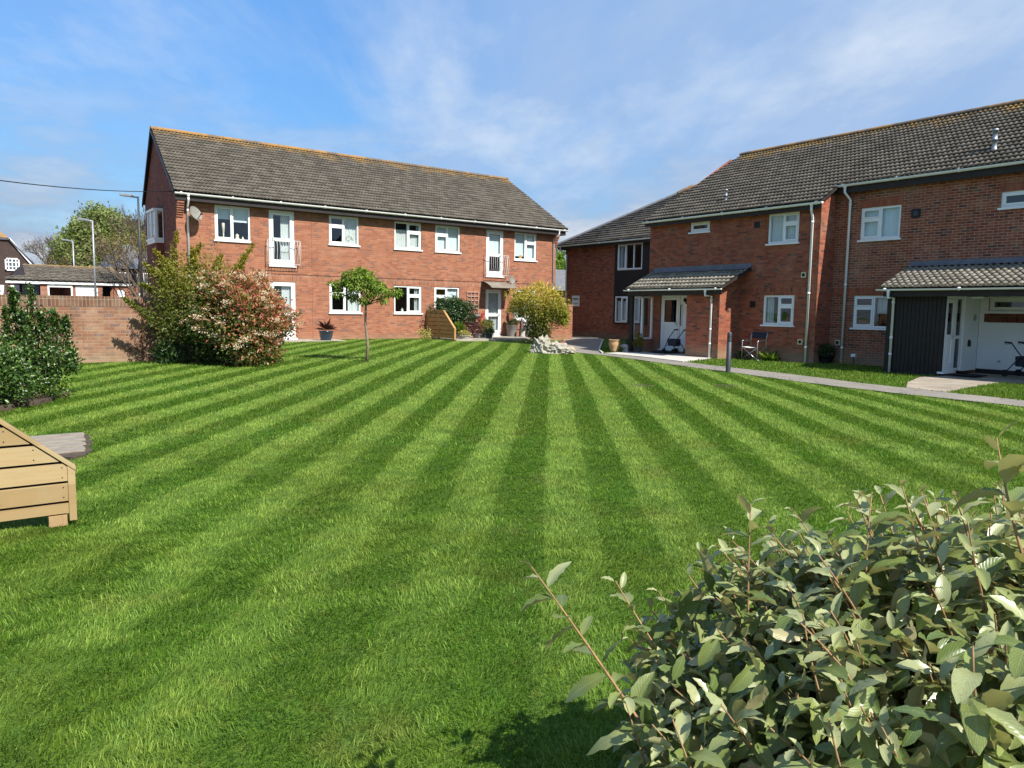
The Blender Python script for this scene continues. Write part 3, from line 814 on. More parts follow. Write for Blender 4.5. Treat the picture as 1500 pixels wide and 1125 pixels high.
b.pts([(25.7, .6, 7.84), (25.7, 19.16, 7.84), (20.80, 19.76, 4.87), (20.80, 12.64, 4.87), (21.66, 12.62, 5.40), (21.66, .6, 5.40)], [(0, 1, 2, 3, 4, 5)])
b.build('roof_deck', M['fascia'], B)
ridge(B, (25.7, 19.22, 7.90), (25.7, .6, 7.90))
b = MB(); b.beam((20.76, 19.80, 4.87), (25.7, 19.20, 7.85), .05, .09); b.build('verge', M['fascia'], B); b = MB(); b.beam((20.80, 12.60, 4.90), (21.72, 12.60, 5.45), .06, .06); b.build('verge', M['fascia'], B)
def flue(x, y, z0, h, r):
    MB().lathe((x, y, z0), [(r*1.5, -.12), (r*1.25, .06), (r, .08), (r, h*.5), (r*1.12, h*.5), (r*1.12, h*.54), (r, h*.55), (r, h*.9), (r*1.25, h*.9), (r*1.25, h), (r*.4, h*1.02)], 14).build('flue_pipe', M['galv'], B)
flue(21.62, 16.72, 5.38, .44, .045); flue(22.58, 8.72, 5.98, .58, .062)
# vents and flush outlets
def vent(P, a, z, s, m, core):
    b = MB(); wbox(b, P, a-s, a+s, z-s, z+s, -.01, .018); o = b.build('wall_vent', M[m], B)
    c = MB(); r = s*.6; c.tube([P(a, z, .016), P(a, z, .03)], r, 14); c.tube([P(a, z, .028), P(a, z, .036)], r*.35, 10); c.build('vent_outlet', M[core], o)
vent(PM, 15.0, 4.42, .10, 'dark', 'dark'); vent(PM, 15.02, 1.83, .10, 'dark', 'dark')
vent(PM, 13.22, 2.74, .085, 'cream', 'dark'); vent(PM, 13.22, .66, .085, 'cream', 'dark'); vent(PR, 12.46, .66, .085, 'cream', 'dark')
vent(PR, 10.34, 4.42, .125, 'dark', 'dkgrey')
# ---- porch by the glazed screen
def porch_roof(x_eave, z_eave, x_wall, z_wall, ylo_e, ylo_w, yhi_e, yhi_w):
    dx, dz = x_wall-x_eave, z_wall-z_eave; L = math.hypot(dx, dz)
    o = tiles('porch_roof', 'tile_porch', B, (x_wall, 0, z_wall), (0, 1, 0), (-dx, 0, -dz), 0, lambda s: ylo_w+(ylo_e-ylo_w)*s/L, lambda s: yhi_w+(yhi_e-yhi_w)*s/L, .10, L, gauge=.28, pitch=.17, amp=.032)
    m = MB(); m.pts([(x_wall, ylo_w, z_wall-.02), (x_wall, yhi_w, z_wall-.02), (x_eave+.03, yhi_e, z_eave-.03), (x_eave+.03, ylo_e, z_eave-.03)], [(0, 1, 2, 3)])
    m.beam((x_eave+.02, ylo_e, z_eave-.02), (x_wall-.01, ylo_w, z_wall-.02), .03, .09); m.beam((x_eave+.02, yhi_e, z_eave-.02), (x_wall-.01, yhi_w, z_wall-.02), .03, .09)
    m.build('soffit', M['fascia'], o)
    # lead flashing dressed over the top course
    n = 260; V = []; F = []
    for i in range(n+1):
        y = ylo_w+(yhi_w-ylo_w)*i/n; wv = .022*(.5+.5*math.cos(y/.17*2*math.pi))
        V += [(x_wall-.01, y, z_wall+.16), (x_wall-.02, y, z_wall+.045), (x_wall-.02-dx/L*.24, y, z_wall+.05-dz/L*.24+wv)]
    for i in range(n): F += [(3*i, 3*i+1, 3*i+4, 3*i+3), (3*i+1, 3*i+2, 3*i+5, 3*i+4)]
    MB().pts(V, F, True).build('flashing', M['lead'], o)
    return o
porch_roof(19.68, 2.36, XM, 3.02, 15.28, 15.14, 19.55, 19.44)
gutter(B, (19.64, 15.22, 2.315), (19.64, 19.60, 2.315), .045)
b = MB(); b.box(19.76, 19.79, 15.30, 19.50, 2.12, 2.33); b.box(19.79, XM-.005, 15.56, 19.48, 2.14, 2.16); b.build('porch_fascia', M['fascia'], B)
b = MB(); b.box(20.0, XM, 15.54, 16.92, -.1, 2.13); b.prism([(20.0, 2.13), (XM, 2.13), (XM, 2.95), (19.80, 2.36), (19.80, 2.24)], 'y', 15.54, 15.66)
b.build('porch_wall', M['brickB'], B)
downpipe(B, (19.64, 15.86, 2.29), (19.955, 15.84, 2.08), (19.955, 15.84, 0), .032)
def PD(a, z, d): return (XM-d, a, z)
glazed_door(B, PD, 18.14, 19.05, .15, 2.14, 1.10, [], False, 'glass_dim', 'white half glazed front door behind the rollator', False)
b = MB(); wbox(b, PM, 16.93, 18.10, .10, 2.14, -.01, .006); b.build('white_rendered_wall', M['render'], B)
b = MB()
for x0, x1 in ((19.98, 20.06), (20.46, 20.53), (20.98, 21.05)): b.box(x0, x1, 19.42, 19.49, .50, 2.10)
b.box(20.06, 20.98, 19.42, 19.49, .50, .56); b.box(20.06, 20.98, 19.42, 19.49, 2.04, 2.10); o = b.build('glazed_screen', M['white'], B)
MB().pts([(20.06, 19.455, .56), (20.98, 19.455, .56), (20.98, 19.455, 2.04), (20.06, 19.455, 2.04)], [(0, 1, 2, 3)]).build('pane', M['glass'], o)
b = MB(); b.box(20.0, XM, 19.38, 19.53, -.1, .50); b.build('dwarf_wall', M['brickB'], B)
b = MB(); b.box(19.86, 19.97, 19.36, 19.50, 0, 2.14); b.build('porch_post', M['boarding'], B)
b = MB(); b.tube([(XM-.03, 18.02, 1.05), (XM-.075, 18.02, 1.07), (XM-.075, 18.02, 1.78), (XM-.03, 18.02, 1.80)], .016, 8); b.build('grab_rail', M['dark'], B)
for y, z in ((17.88, 1.97), (17.68, 1.94)):
    b = MB(); b.tube([(XM-.008, y, z), (XM-.03, y, z)], .075, 16); b.tube([(XM-.03, y, z), (XM-.045, y, z)], .035, 12); b.tube([(XM-.02, y-.05, z-.09), (XM-.035, y-.07, z-.12)], .03, 8)
    b.build('wall_ornament', M['dark'], B)
# ---- porch with the black boarded lobby
porch_roof(19.58, 2.26, XR, 2.92, .6, .6, 10.05, 10.42)
gutter(B, (19.54, .6, 2.215), (19.54, 10.12, 2.215), .045)
b = MB(); b.box(19.66, 19.69, .8, 9.99, 2.02, 2.23); b.box(19.69, XR-.005, .8, 9.95, 2.06, 2.08); b.build('porch_fascia', M['fascia'], B)
b = MB(); b.box(19.93, XR, 9.86, 9.96, -.05, 2.05)
n = 14
for i in range(n):
    y0 = 8.52+(9.96-8.52)*i/n; y1 = 8.52+(9.96-8.52)*(i+1)/n
    b.box(19.90+(.004 if i % 2 else 0), 19.94, y0+.006, y1-.006, .0, 2.05)
b.box(19.92, 19.945, 8.51, 9.96, -.05, 2.05); b.box(19.88, 19.90, 9.80, 9.97, 0, 2.05)
b.build('boarded_lobby', M['boarding'], B)
downpipe(B, (19.54, 9.80, 2.19), (19.85, 9.80, 2.0), (19.85, 9.80, 0), .032)
def PL2(a, z, d): return (a, 8.50-d, z)
b = MB(); wbox(b, PL2, 21.0, XR, .10, 2.06, -.1, 0.); wbox(b, PL2, 19.95, XR, 2.03, 2.06, -.1, -.01); b.build('white_rendered_wall', M['render'], B)
glazed_door(B, PL2, 19.92, 20.56, .12, 2.03, 1.00, [], True, 'glass_dim', 'white front door with frosted upper pane beside the black boarding', False)
b = MB()
for q in ((20.56, 20.62, .12, 2.03), (20.92, 21.0, .12, 2.03), (20.62, 20.92, .12, .19), (20.62, 20.92, 1.97, 2.03), (20.62, 20.92, .95, 1.03)): wbox(b, PL2, *q, -.10, -.03)
o = b.build('side_light', M['white'], B); p = MB()
for lo, hi in ((.19, .95), (1.03, 1.97)): p.pts([PL2(20.62, lo, -.06), PL2(20.92, lo, -.06), PL2(20.92, hi, -.06), PL2(20.62, hi, -.06)], [(0, 1, 2, 3)])
p.build('pane', M['glass_dim'], o)
b = MB()
for q in ((1.2, 8.49, .14, 1.38), (8.29, 8.49, 1.38, 2.06), (1.2, 6.88, 1.38, 2.06), (6.88, 8.29, 2.035, 2.06), (6.88, 8.29, 1.62, 1.675)): wbox(b, PR, *q, -.02, .008)
b.build('white_rendered_wall', M['render'], B)
b = MB(); wbox(b, PR, 6.88, 8.38, 1.39, 1.61, -.02, .012); b.build('brick_band', M['bandP'], B)
b = MB(); wbox(b, PR, 1.2, 8.495, -.05, .138, -.02, .012); b.build('plinth', M['fascia'], B)
b = MB(); b.lathe((20.8, 8.15, 1.985), [(.0, 0), (.12, .005), (.15, .03), (.16, .06)], 18); o = b.build('porch_light', M['render'], B)
MB().box(20.62, 20.98, 7.97, 8.33, 2.03, 2.058).build('light_base', M['dark'], o)
b = MB(); wbox(b, PL2, 21.30, 21.39, .74, .88, .0, .05); wbox(b, PL2, 21.315, 21.375, .88, .92, .0, .035); b.build('key_safe', M['dark'], B)
b = MB(); b.tube([PL2(21.62, 1.50, .0), PL2(21.62, 1.50, .012)], .085, 18); b.build('wall_plaque', M['stone'], B)
b = MB(); b.tube([PR(7.94, .36, .008), PR(7.94, .36, .05)], .03, 12); b.build('waste_outlet', M['galv'], B)

# ================================================================== far wing, set back
Lw = thing('apartment_building', 'set back shaded brick wing with hipped roof at the end of the path', 'building', (29, 25, .1))
XL = 26.5
def PLf(a, z, d): return (XL-d, a, z)
hl = [(25.17, 26.85, 3.58, 4.84), (26.06, 26.93, .98, 2.27), (25.22, 25.84, .98, 2.27)]
facade('wall', M['brickB'], Lw, PLf, 15.0, 30.93, -.1, 4.86, hl, .05)
b = MB(); b.box(XL, 36, 30.83, 30.93, -.1, 4.86); b.box(35.9, 36, 15, 30.83, -.1, 4.86); b.prism([(26.51, -.1), (35.9, -.1), (35.9, 4.9), (31.2, 7.8), (26.51, 5.0)], 'y', 14.9, 15.0); b.build('wall', M['brickB'], Lw)
b = MB(); b.box(XL+.2, 35.8, 20, 30.7, 2.5, 2.65); b.box(29.5, 29.6, 20, 30.7, 0, 4.86); b.box(XL+.2, 35.8, 20, 30.7, 4.8, 4.86); b.box(XL+.15, 29.5, 24.3, 24.4, 0, 4.8); b.build('interior_wall', M['room'], Lw)
# shallow black boarded bay round the windows
b = MB(); A_ = sorted({24.72, 27.04, 25.17, 26.85, 26.06, 26.93, 25.22, 25.84})
def clad(y0, y1, z0, z1): wbox(b, PLf, y0, y1, z0, z1, -.01, .10)
clad(24.72, 25.17, .90, 4.85); clad(25.17, 26.85, 2.30, 3.55); clad(26.93, 27.04, .90, 4.85); clad(26.85, 26.93, 2.30, 4.85); clad(25.84, 26.06, .90, 2.30); clad(25.17, 25.22, .90, 2.30)
clad(25.22, 25.84, .90, .96); clad(26.06, 26.93, .90, .96); clad(25.22, 25.84, 2.275, 2.30); clad(26.06, 26.93, 2.275, 2.30)
b.build('boarded_panel', M['boarding'], Lw)
window(Lw, PLf, *hl[0], '|||', [('curtain', .82, .96, .02, .9)], d=.07)
window(Lw, PLf, *hl[1], '||', [('net', .05, .95, .02, .82)], d=.07)
window(Lw, PLf, *hl[2], '-', [('net', .1, .9, .02, .95)], d=.07)
b = MB(); b.box(26.18, 26.21, 15, 31.2, 4.80, 5.0); b.box(26.21, XL, 15, 31.1, 4.862, 4.89); b.box(26.18, 36, 31.2, 31.23, 4.80, 5.0); b.build('fascia', M['fascia'], Lw)
gutter(Lw, (26.12, 15.0, 5.0), (26.12, 31.28, 5.0)); gutter(Lw, (26.12, 31.28, 5.0), (36, 31.28, 5.0))
downpipe(Lw, (26.12, 30.95, 4.97), (XL-.06, 30.80, 4.55), (XL-.06, 30.80, .1))
SL = (-5.1, 0, -3.06); LL = math.hypot(5.1, 3.06)
tiles('roof', 'tile', Lw, (31.2, 0, 8.08), (0, 1, 0), SL, 0, lambda s: 15.0, lambda s: 26.15+5.15*s/LL, .02, LL+.03)
b = MB(); b.pts([(31.2, 26.1, 8.06), (26.15, 31.25, 5.0), (36.3, 31.25, 5.0)], [(0, 1, 2)]); b.pts([(31.2, 26.1, 8.06), (36.3, 31.25, 5.0), (36.3, 15, 5.0), (31.2, 15, 8.06)], [(0, 1, 2, 3)])
b.pts([(31.2, 26.1, 8.04), (26.2, 31.15, 5.0), (26.2, 15, 5.0), (31.2, 15, 8.04)], [(0, 1, 2, 3)])
b.build('roof_deck', M['lead'], Lw)
o = ridge(Lw, (26.08, 31.3, 5.03), (30.6, 26.75, 7.74), .11, 'lead', 'hip_tile'); ridge(Lw, (30.6, 26.75, 7.74), (31.15, 26.2, 8.09), .15, 'ridge', 'hip_tile')
ridge(Lw, (31.2, 26.15, 8.09), (31.2, 15, 8.09))
# ================================================================== GROUND
NEAR_E = np.array([(13.3, -6), (13.6, 0), (14.3, 3), (14.55, 5), (14.65, 6.2), (14.8, 7.85), (15.15, 9.5), (15.8, 11.6), (16.2, 13.2), (16.75, 15), (17.3, 16.8), (17.75, 18.6), (17.95, 20.2), (18.3, 21.6), (19.6, 23.4), (21.6, 25.2), (23.3, 27.2), (24.4, 29.5), (24.8, 33)])
FAR_E = np.array([(14.9, -6), (15.2, 0), (15.5, 3), (15.65, 5.2), (15.82, 6.6), (15.97, 7.5), (16.15, 8.6), (16.5, 9.6), (16.95, 11.3), (17.4, 13.5), (17.9, 15.5), (18.3, 17.3), (18.45, 19.4), (19.6, 20.8), (21.8, 23.0), (23.8, 25.0), (25.2, 26.9), (25.9, 29.5), (26.2, 33)])
def pnear(y): return np.interp(y, NEAR_E[:, 1], NEAR_E[:, 0])
def pfar(y): return np.interp(y, FAR_E[:, 1], FAR_E[:, 0])
def inpoly(x, y, poly):
    x = np.asarray(x); r = np.zeros(x.shape, bool); n = len(poly)
    for i in range(n):
        x0, y0 = poly[i]; x1, y1 = poly[(i+1) % n]
        c = ((y0 > y) != (y1 > y)) & (x < (x1-x0)*(y-y0)/((y1-y0) or 1e-9)+x0); r ^= c
    return r
SLAB1 = [(17.72, 15.05), (18.02, 16.2), (18.3, 17.3), (18.45, 19.3), (20.0, 19.6), (21.05, 19.37), (21.05, 16.9), (19.99, 16.9), (19.99, 15.75), (18.6, 15.35)]
SLAB2 = [(15.95, 7.5), (15.82, 6.65), (17.5, 6.85), (19.3, 6.95), (19.6, 5.8), (19.6, 1.2), (21.88, 1.2), (21.88, 8.48), (19.88, 8.48), (19.0, 8.62), (17.3, 8.1)]
PATIO = [(15.99, 25.35), (20.4, 25.25), (21.9, 25.45), (22.3, 27.62), (15.99, 27.62)]
STRIP = [(8.4, 26.15), (11.6, 26.15), (11.75, 27.62), (8.4, 27.62)]
BED = [(-4, 11.0), (0.2, 11.9), (0.85, 12.6), (1.25, 13.2), (1.35, 13.9), (1.0, 14.9), (0.2, 16.2), (-4, 17)]
def ragged(poly, step=.12, amp=.05, seed=1):
    g = np.random.default_rng(seed); out = []
    for p, q in zip(poly, poly[1:]+poly[:1]):
        p, q = np.array(p, float), np.array(q, float); L = np.linalg.norm(q-p); n = max(1, int(L/step)); nn = np.array((q[1]-p[1], p[0]-q[0]))/(L+1e-9)
        for i in range(n): out.append(tuple(p+(q-p)*i/n+nn*g.normal()*amp))
    return out
BED = ragged(BED, .15, .05); SLAB2 = SLAB2
SOILRING = ragged([(-.1, 8.35), (.9, 8.38), (1.01, 8.6), (1.09, 9.70), (1.0, 9.84), (-.1, 9.86)], .10, .03, 3)

def grid_sheet(name, xs, ys, mat, dz, mow=False, kind='structure'):
    X, Y = np.meshgrid(xs, ys); x = X.ravel(); y = Y.ravel()
    V = np.stack([x, y, gz(x, y)+dz], 1); nx, ny = len(xs), len(ys)
    i = (np.arange(ny-1)[:, None]*nx+np.arange(nx-1)[None]).ravel()
    F = np.stack([i, i+1, i+nx+1, i+nx], 1)
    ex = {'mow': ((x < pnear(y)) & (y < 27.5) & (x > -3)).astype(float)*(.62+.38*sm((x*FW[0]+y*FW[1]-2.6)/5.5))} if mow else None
    return tag(mesh_np(name, V, F, mat, extra=ex, smooth=True), kind=kind)
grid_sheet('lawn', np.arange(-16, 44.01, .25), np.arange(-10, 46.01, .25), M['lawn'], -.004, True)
tag(MB().pts([(-400, -400, -.06), (400, -400, -.06), (400, 400, -.06), (-400, 400, -.06)], [(0, 1, 2, 3)]).build('ground', M['lawn']), kind='structure')
tag(MB().pts([(-90, 19.9, .30), (5.9, 19.9, .30), (6.8, 46, .30), (40, 46, .30), (40, 75, .30), (-90, 75, .30)], [(0, 1, 2, 3, 4, 5)]).build('road', M['asphalt']), kind='structure')
# path following the ground
yy = np.concatenate([np.arange(-6, 33, .4)]); V = []; F = []; nc = 7
for y in yy:
    for t in np.linspace(0, 1, nc):
        x = pnear(y)+(pfar(y)-pnear(y))*t
        ed = .035*math.sin(y*5.1+t*9)*(1 if t in (0., 1.) else 0)
        V.append((x+ed, y, float(gz(x, y))+.012))
for i in range(len(yy)-1):
    for j in range(nc-1): F.append((i*nc+j, i*nc+j+1, (i+1)*nc+j+1, (i+1)*nc+j))
tag(mesh_np('path', np.array(V), np.array(F), M['asphalt']), kind='structure')
def slab(name, poly, mat, h, th=.12, z=None):
    zz = max(float(gz(*p)) for p in poly) if z is None else z
    return tag(MB().prism(poly, 'z', zz+h-th, zz+h).build(name, mat, bevel=.006), kind='structure')
slab('porch_slab', SLAB1, M['lightconc'], .022, z=.012); slab('porch_slab', SLAB2, M['crazy'], .02)
slab('patio', PATIO, M['patio'], .045, z=.27); slab('paving_strip', STRIP, M['patio'], .02, z=.27)
slab('flower_bed', BED, M['soil'], .004, z=.15)
V = []; 
b = MB()
for i, (p, q) in enumerate(zip(FAR_E[12:17], FAR_E[13:18])):
    b.beam((p[0], p[1], float(gz(*p))+.015), (q[0], q[1], float(gz(*q))+.015), .06, .09)
tag(b.build('kerb', M['lightconc']), kind='structure')
tag(MB().prism(SOILRING, 'z', .015, float(gz(.5, 9))+.012).build('soil_patch', M['soil']), kind='structure')

# ---- real grass blades
def grass_blades():
    bands = [(1.7, 3.2, 12000, .0029, .033), (3.2, 5.0, 9000, .0037, .032), (5.0, 8.0, 5000, .0048, .032), (8, 12, 2600, .0066, .034), (12, 18, 1300, .0095, .034), (18, 30, 480, .014, .036)]
    Vs = []; Q = []; T = []; mows = []; rn = []; off = 0; g = np.random.default_rng(11)
    for d0, d1, dens, w, h in bands:
        half = d1*.78; n = int((d1-d0)*2*half*dens)
        d = g.uniform(d0, d1, n); r = g.uniform(-half, half, n)
        ok = np.abs(r) < d*.76+.35; d = d[ok]; r = r[ok]
        x = RT[0]*r+FW[0]*d; y = RT[1]*r+FW[1]*d
        lawn = (x < pnear(y)+.05) & (y < 27.55)
        ver = (x > pfar(y)-.04) & (x < 26.4) & (y < 30)
        bad = np.zeros(len(x), bool)
        for P in (SLAB1, SLAB2, PATIO, STRIP, BED, SOILRING): bad |= inpoly(x, y, P)
        bad |= (x > 21.0) & (y > 12.7) & (y < 19.75); bad |= (x > 21.85) & (y <= 12.7); bad |= (x > 19.86) & (y > 8.45) & (y < 10.0)
        bad |= (x > 19.96) & (y > 15.5) & (y < 19.6); bad |= (y > 19.15) & (x < 5.9)
        ok = (lawn | ver) & ~bad
        x, y = x[ok], y[ok]; lw = lawn[ok]; n = len(x)
        # clumps: longer, tousled tufts here and there
        cl = .5+.5*np.sin(x*7.1+1.7*np.sin(y*5.3))*np.sin(y*6.3+1.3*np.sin(x*8.1))
        cl2 = .5+.5*np.sin(x*2.3+2*np.sin(y*1.7))*np.sin(y*2.9+1.1*np.sin(x*3.1))
        L = h*(.55+.75*g.random(n))*(.75+.45*cl)*np.where(lw, 1., 1.6)
        long = g.random(n) < .05*cl2; L = np.where(long, L*1.45, L)
        s = -.7716*x+.636*y; fr = ((s-.02)/.775) % 1.; light = (fr > .5)
        dirx = np.where(light, .636, -.636); diry = np.where(light, .7716, -.7716)
        lean = np.where(lw, .55, .25)*(.5+g.random(n)); az = g.uniform(0, 2*np.pi, n); ja = .95*g.random(n)
        dd = x*FW[0]+y*FW[1]; fade = .62+.38*sm((dd-2.6)/5.5)
        th = 3.1*np.sin(2.1*x+1.3*np.sin(1.7*y))+2.7*np.sin(2.7*y+1.1*np.sin(2.3*x))+1.3*np.sin(9.*x+5*np.sin(7.*y))
        az = np.where(lw & (dd < 9), th+g.normal(size=n)*.75, az); ja = np.where(dd < 9, .35+.75*g.random(n), ja)
        lx = dirx*lean*lw*fade+np.cos(az)*ja; ly = diry*lean*lw*fade+np.sin(az)*ja
        fa = g.uniform(0, 2*np.pi, n); wx = np.cos(fa)*w*.5*(.7+.6*g.random(n)); wy = np.sin(fa)*w*.5
        z = gz(x, y)-.006
        b0 = np.stack([x-wx, y-wy, z], 1); b1 = np.stack([x+wx, y+wy, z], 1)
        mx = x+lx*L*.38; my = y+ly*L*.38; mz = z+L*.62
        m0 = np.stack([mx-wx*.8, my-wy*.8, mz], 1); m1 = np.stack([mx+wx*.8, my+wy*.8, mz], 1)
        tip = np.stack([x+lx*L*1.05, y+ly*L*1.05, z+L*np.clip(1.02-.35*np.hypot(lx, ly), .4, 1)], 1)
        Vs.append(np.stack([b0, b1, m1, m0, tip], 1).reshape(-1, 3))
        i = off+np.arange(n)*5; off += 5*n
        Q.append(np.stack([i, i+1, i+2, i+3], 1)); T.append(np.stack([i+3, i+2, i+4], 1))
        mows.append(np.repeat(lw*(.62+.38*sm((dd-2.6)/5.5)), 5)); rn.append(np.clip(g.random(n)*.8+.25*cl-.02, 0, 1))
    rn = np.concatenate(rn)
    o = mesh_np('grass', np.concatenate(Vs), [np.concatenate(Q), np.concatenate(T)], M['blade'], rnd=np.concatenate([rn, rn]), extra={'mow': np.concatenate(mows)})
    return tag(o, 'short mown green grass in light and dark stripes', 'grass', kind='stuff')
grass_blades()

# ================================================================== PLANT HELPERS
def unit(v): return v/(np.linalg.norm(v, axis=-1, keepdims=True)+1e-9)
def leaves(name, P, D, U, L, W, mat, parent=None, rnd=None, g=rng, droop=.15, fold=.25):
    """simple folded leaves (two triangles each) at P pointing along D, face towards U"""
    n = len(P); D = unit(D); S = unit(np.cross(D, U)); N = np.cross(S, D)
    L = np.broadcast_to(L, n)[:, None]; W = np.broadcast_to(W, n)[:, None]
    mid = P+D*L*.45; tip = P+D*L-N*L*droop
    a = mid+S*W*.5+N*W*fold; c = mid-S*W*.5+N*W*fold
    V = np.stack([P, a, tip, c], 1).reshape(-1, 3); i = np.arange(n)*4
    F = np.concatenate([np.stack([i, i+1, i+2], 1), np.stack([i, i+2, i+3], 1)])
    r = g.random(n) if rnd is None else rnd
    return mesh_np(name, V, F, mat, parent, rnd=np.concatenate([r, r]))
def cloud(n, c, rad, g, inner=.35, seed=0., lump=.22, squash=None):
    """points through an uneven crown: returns positions and outward directions"""
    d = unit(g.normal(size=(n, 3)))
    k = 1+lump*(np.sin(d[:, 0]*5.1+seed)*np.sin(d[:, 1]*4.3+seed*1.7)+.7*np.sin(d[:, 2]*6.7+d[:, 0]*3+seed*2.3))
    r = (inner+(1-inner)*g.random(n)**.55)*k
    P = np.array(c)+d*r[:, None]*np.array(rad)
    return P, d
def clustered(nc, per, c, rad, g, spread, **kw):
    P, d = cloud(nc, c, rad, g, **kw)
    p = np.repeat(P, per, 0)+g.normal(size=(nc*per, 3))*spread
    return p, np.repeat(d, per, 0)
def stems(name, base, tips, r0, r1, mat, parent, g, n=5, bend=.15):
    m = MB(); base = np.array(base, float)
    for t in tips:
        t = np.array(t, float); b = base+g.normal(size=3)*np.array((.04, .04, 0)); L = np.linalg.norm(t-b)
        mid = (b+t)/2+g.normal(size=3)*L*bend*.5; mid[2] += L*.08
        pts = [b*(1-u)**2+2*mid*u*(1-u)+t*u*u for u in np.linspace(0, 1, n)]
        m.tube(pts, list(np.linspace(r0, r1, n)), 5, cap=False)
    return m.build(name, M[mat] if isinstance(mat, str) else mat, parent)
def rdir(d, g, k=.8, up=.3):
    v = d+g.normal(size=d.shape)*k; v[:, 2] += up; return unit(v)

G_ = lambda s: np.random.default_rng(s)
ML = {}
ML['photinia'] = mat_leaf('photinia_leaf', [(0, (.05, .10, .02)), (.36, (.16, .20, .045)), (.5, (.38, .30, .10)), (.62, (.54, .20, .12)), (.84, (.62, .15, .12)), (1, (.66, .40, .26))], rough=.35, spec=.5, transl=.4)
ML['blossom'] = mat_leaf('cream_blossom', [(0, (.56, .40, .26)), (.5, (.68, .54, .37)), (1, (.74, .64, .48))], transl=.2, rough=.8)
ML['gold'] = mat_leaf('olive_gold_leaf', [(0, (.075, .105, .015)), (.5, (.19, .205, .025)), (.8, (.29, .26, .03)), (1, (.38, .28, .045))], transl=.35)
ML['dark'] = mat_leaf('dark_green_leaf', [(0, (.018, .042, .012)), (.5, (.036, .080, .018)), (.85, (.06, .12, .026)), (1, (.14, .19, .05))], rough=.3, spec=.5, transl=.15)
ML['euonymus'] = mat_leaf('glossy_green_leaf', [(0, (.022, .055, .012)), (.5, (.05, .105, .02)), (.85, (.10, .18, .03)), (1, (.20, .27, .06))], rough=.32, spec=.5, transl=.2)
ML['fresh'] = mat_leaf('fresh_green_leaf', [(0, (.09, .16, .016)), (.5, (.19, .30, .03)), (1, (.34, .44, .07))], transl=.4)
ML['mid'] = mat_leaf('mid_green_leaf', [(0, (.06, .125, .014)), (.5, (.145, .25, .025)), (1, (.27, .37, .05))], transl=.35)
ML['lime'] = mat_leaf('golden_leaf', [(0, (.10, .12, .02)), (.35, (.24, .25, .035)), (.7, (.45, .38, .045)), (1, (.60, .47, .08))], transl=.3)
ML['bright'] = mat_leaf('bright_lime_leaf', [(0, (.20, .24, .02)), (1, (.42, .44, .04))], transl=.4)
ML['chestnut'] = mat_leaf('fresh_tree_leaf', [(0, (.12, .16, .045)), (.5, (.22, .27, .08)), (1, (.36, .40, .15))], transl=.35, rough=.6)
ML['bud'] = mat_leaf('bronze_bud', [(0, (.16, .11, .06)), (1, (.30, .24, .10))], transl=.2, rough=.8)
ML['maroon'] = mat_leaf('maroon_leaf', [(0, (.06, .02, .022)), (1, (.17, .06, .05))], transl=.25)
ML['yellow'] = mat_leaf('yellow_flower', [(0, (.30, .27, .06)), (1, (.62, .52, .16))], transl=.2)
ML['sage'] = mat_leaf('sage_leaf', [(0, (.055, .110, .018)), (.3, (.115, .172, .028)), (.65, (.225, .272, .066)), (1, (.48, .49, .26))], back=(.40, .36, .18), rough=.31, transl=.22, spec=.5, veins=True)

# ---- the big shrub at the photographer's elbow (elaeagnus): long shoots with leathery leaves
def big_leaf_mesh(name, P, D, U, L, W, curl, mat, parent, rnd):
    n = len(P); D = unit(D); S = unit(np.cross(D, U)); N = np.cross(S, D)
    nt, nsx = 8, 5; t = np.linspace(0, 1, nt); sx = np.array((-1, -.5, 0, .5, 1))
    wid = np.sin(np.pi*t**.94)**.62; wid[0] = .05; wid[-1] = .03
    Vv = np.zeros((n, nt, nsx, 3))
    ripple = .075*np.sin(t*19); foldv = np.random.default_rng(5).uniform(-.04, .40, n)
    for i in range(nt):
        for j in range(nsx):
            lat = sx[j]*wid[i]*W*.5; hgt = abs(sx[j])**1.3*wid[i]*W*(foldv+ripple[i]*(1 if j in (0, 4) else 0))
            drop = curl*L*t[i]**2
            Vv[:, i, j] = P+D*(L*t[i]*(1-.12*curl*t[i]))[:, None]+S*lat[:, None]+N*(hgt-drop)[:, None]
    base = (np.arange(n)*nt*nsx)[:, None, None]; q = (np.arange(nt-1)[:, None]*nsx+np.arange(nsx-1)[None])[None]
    i0 = (base+q).reshape(-1)
    F = np.stack([i0, i0+1, i0+nsx+1, i0+nsx], 1)
    uv = np.zeros((nt, nsx, 2)); uv[:, :, 0] = (sx*.5+.5)[None]; uv[:, :, 1] = t[:, None]
    uv = np.tile(uv.reshape(1, -1, 2), (n, 1, 1)).reshape(-1, 2)
    return mesh_np(name, Vv.reshape(-1, 3), F, mat, parent, rnd=np.repeat(rnd, (nt-1)*(nsx-1)), uv=uv, smooth=True)
def top_of_shrub(r, d):
    """height of the leafy mass (metres) at r right / d ahead of the camera"""
    return np.interp(r, [.0, .20, .32, .55, .8, 1.3, 2.2, 3.2], [.0, .40, .76, 1.0, 1.12, 1.19, 1.24, 1.26])*np.interp(d, [.8, 1.15, 1.7, 2.1, 2.5], [.6, .93, 1., .9, .3])
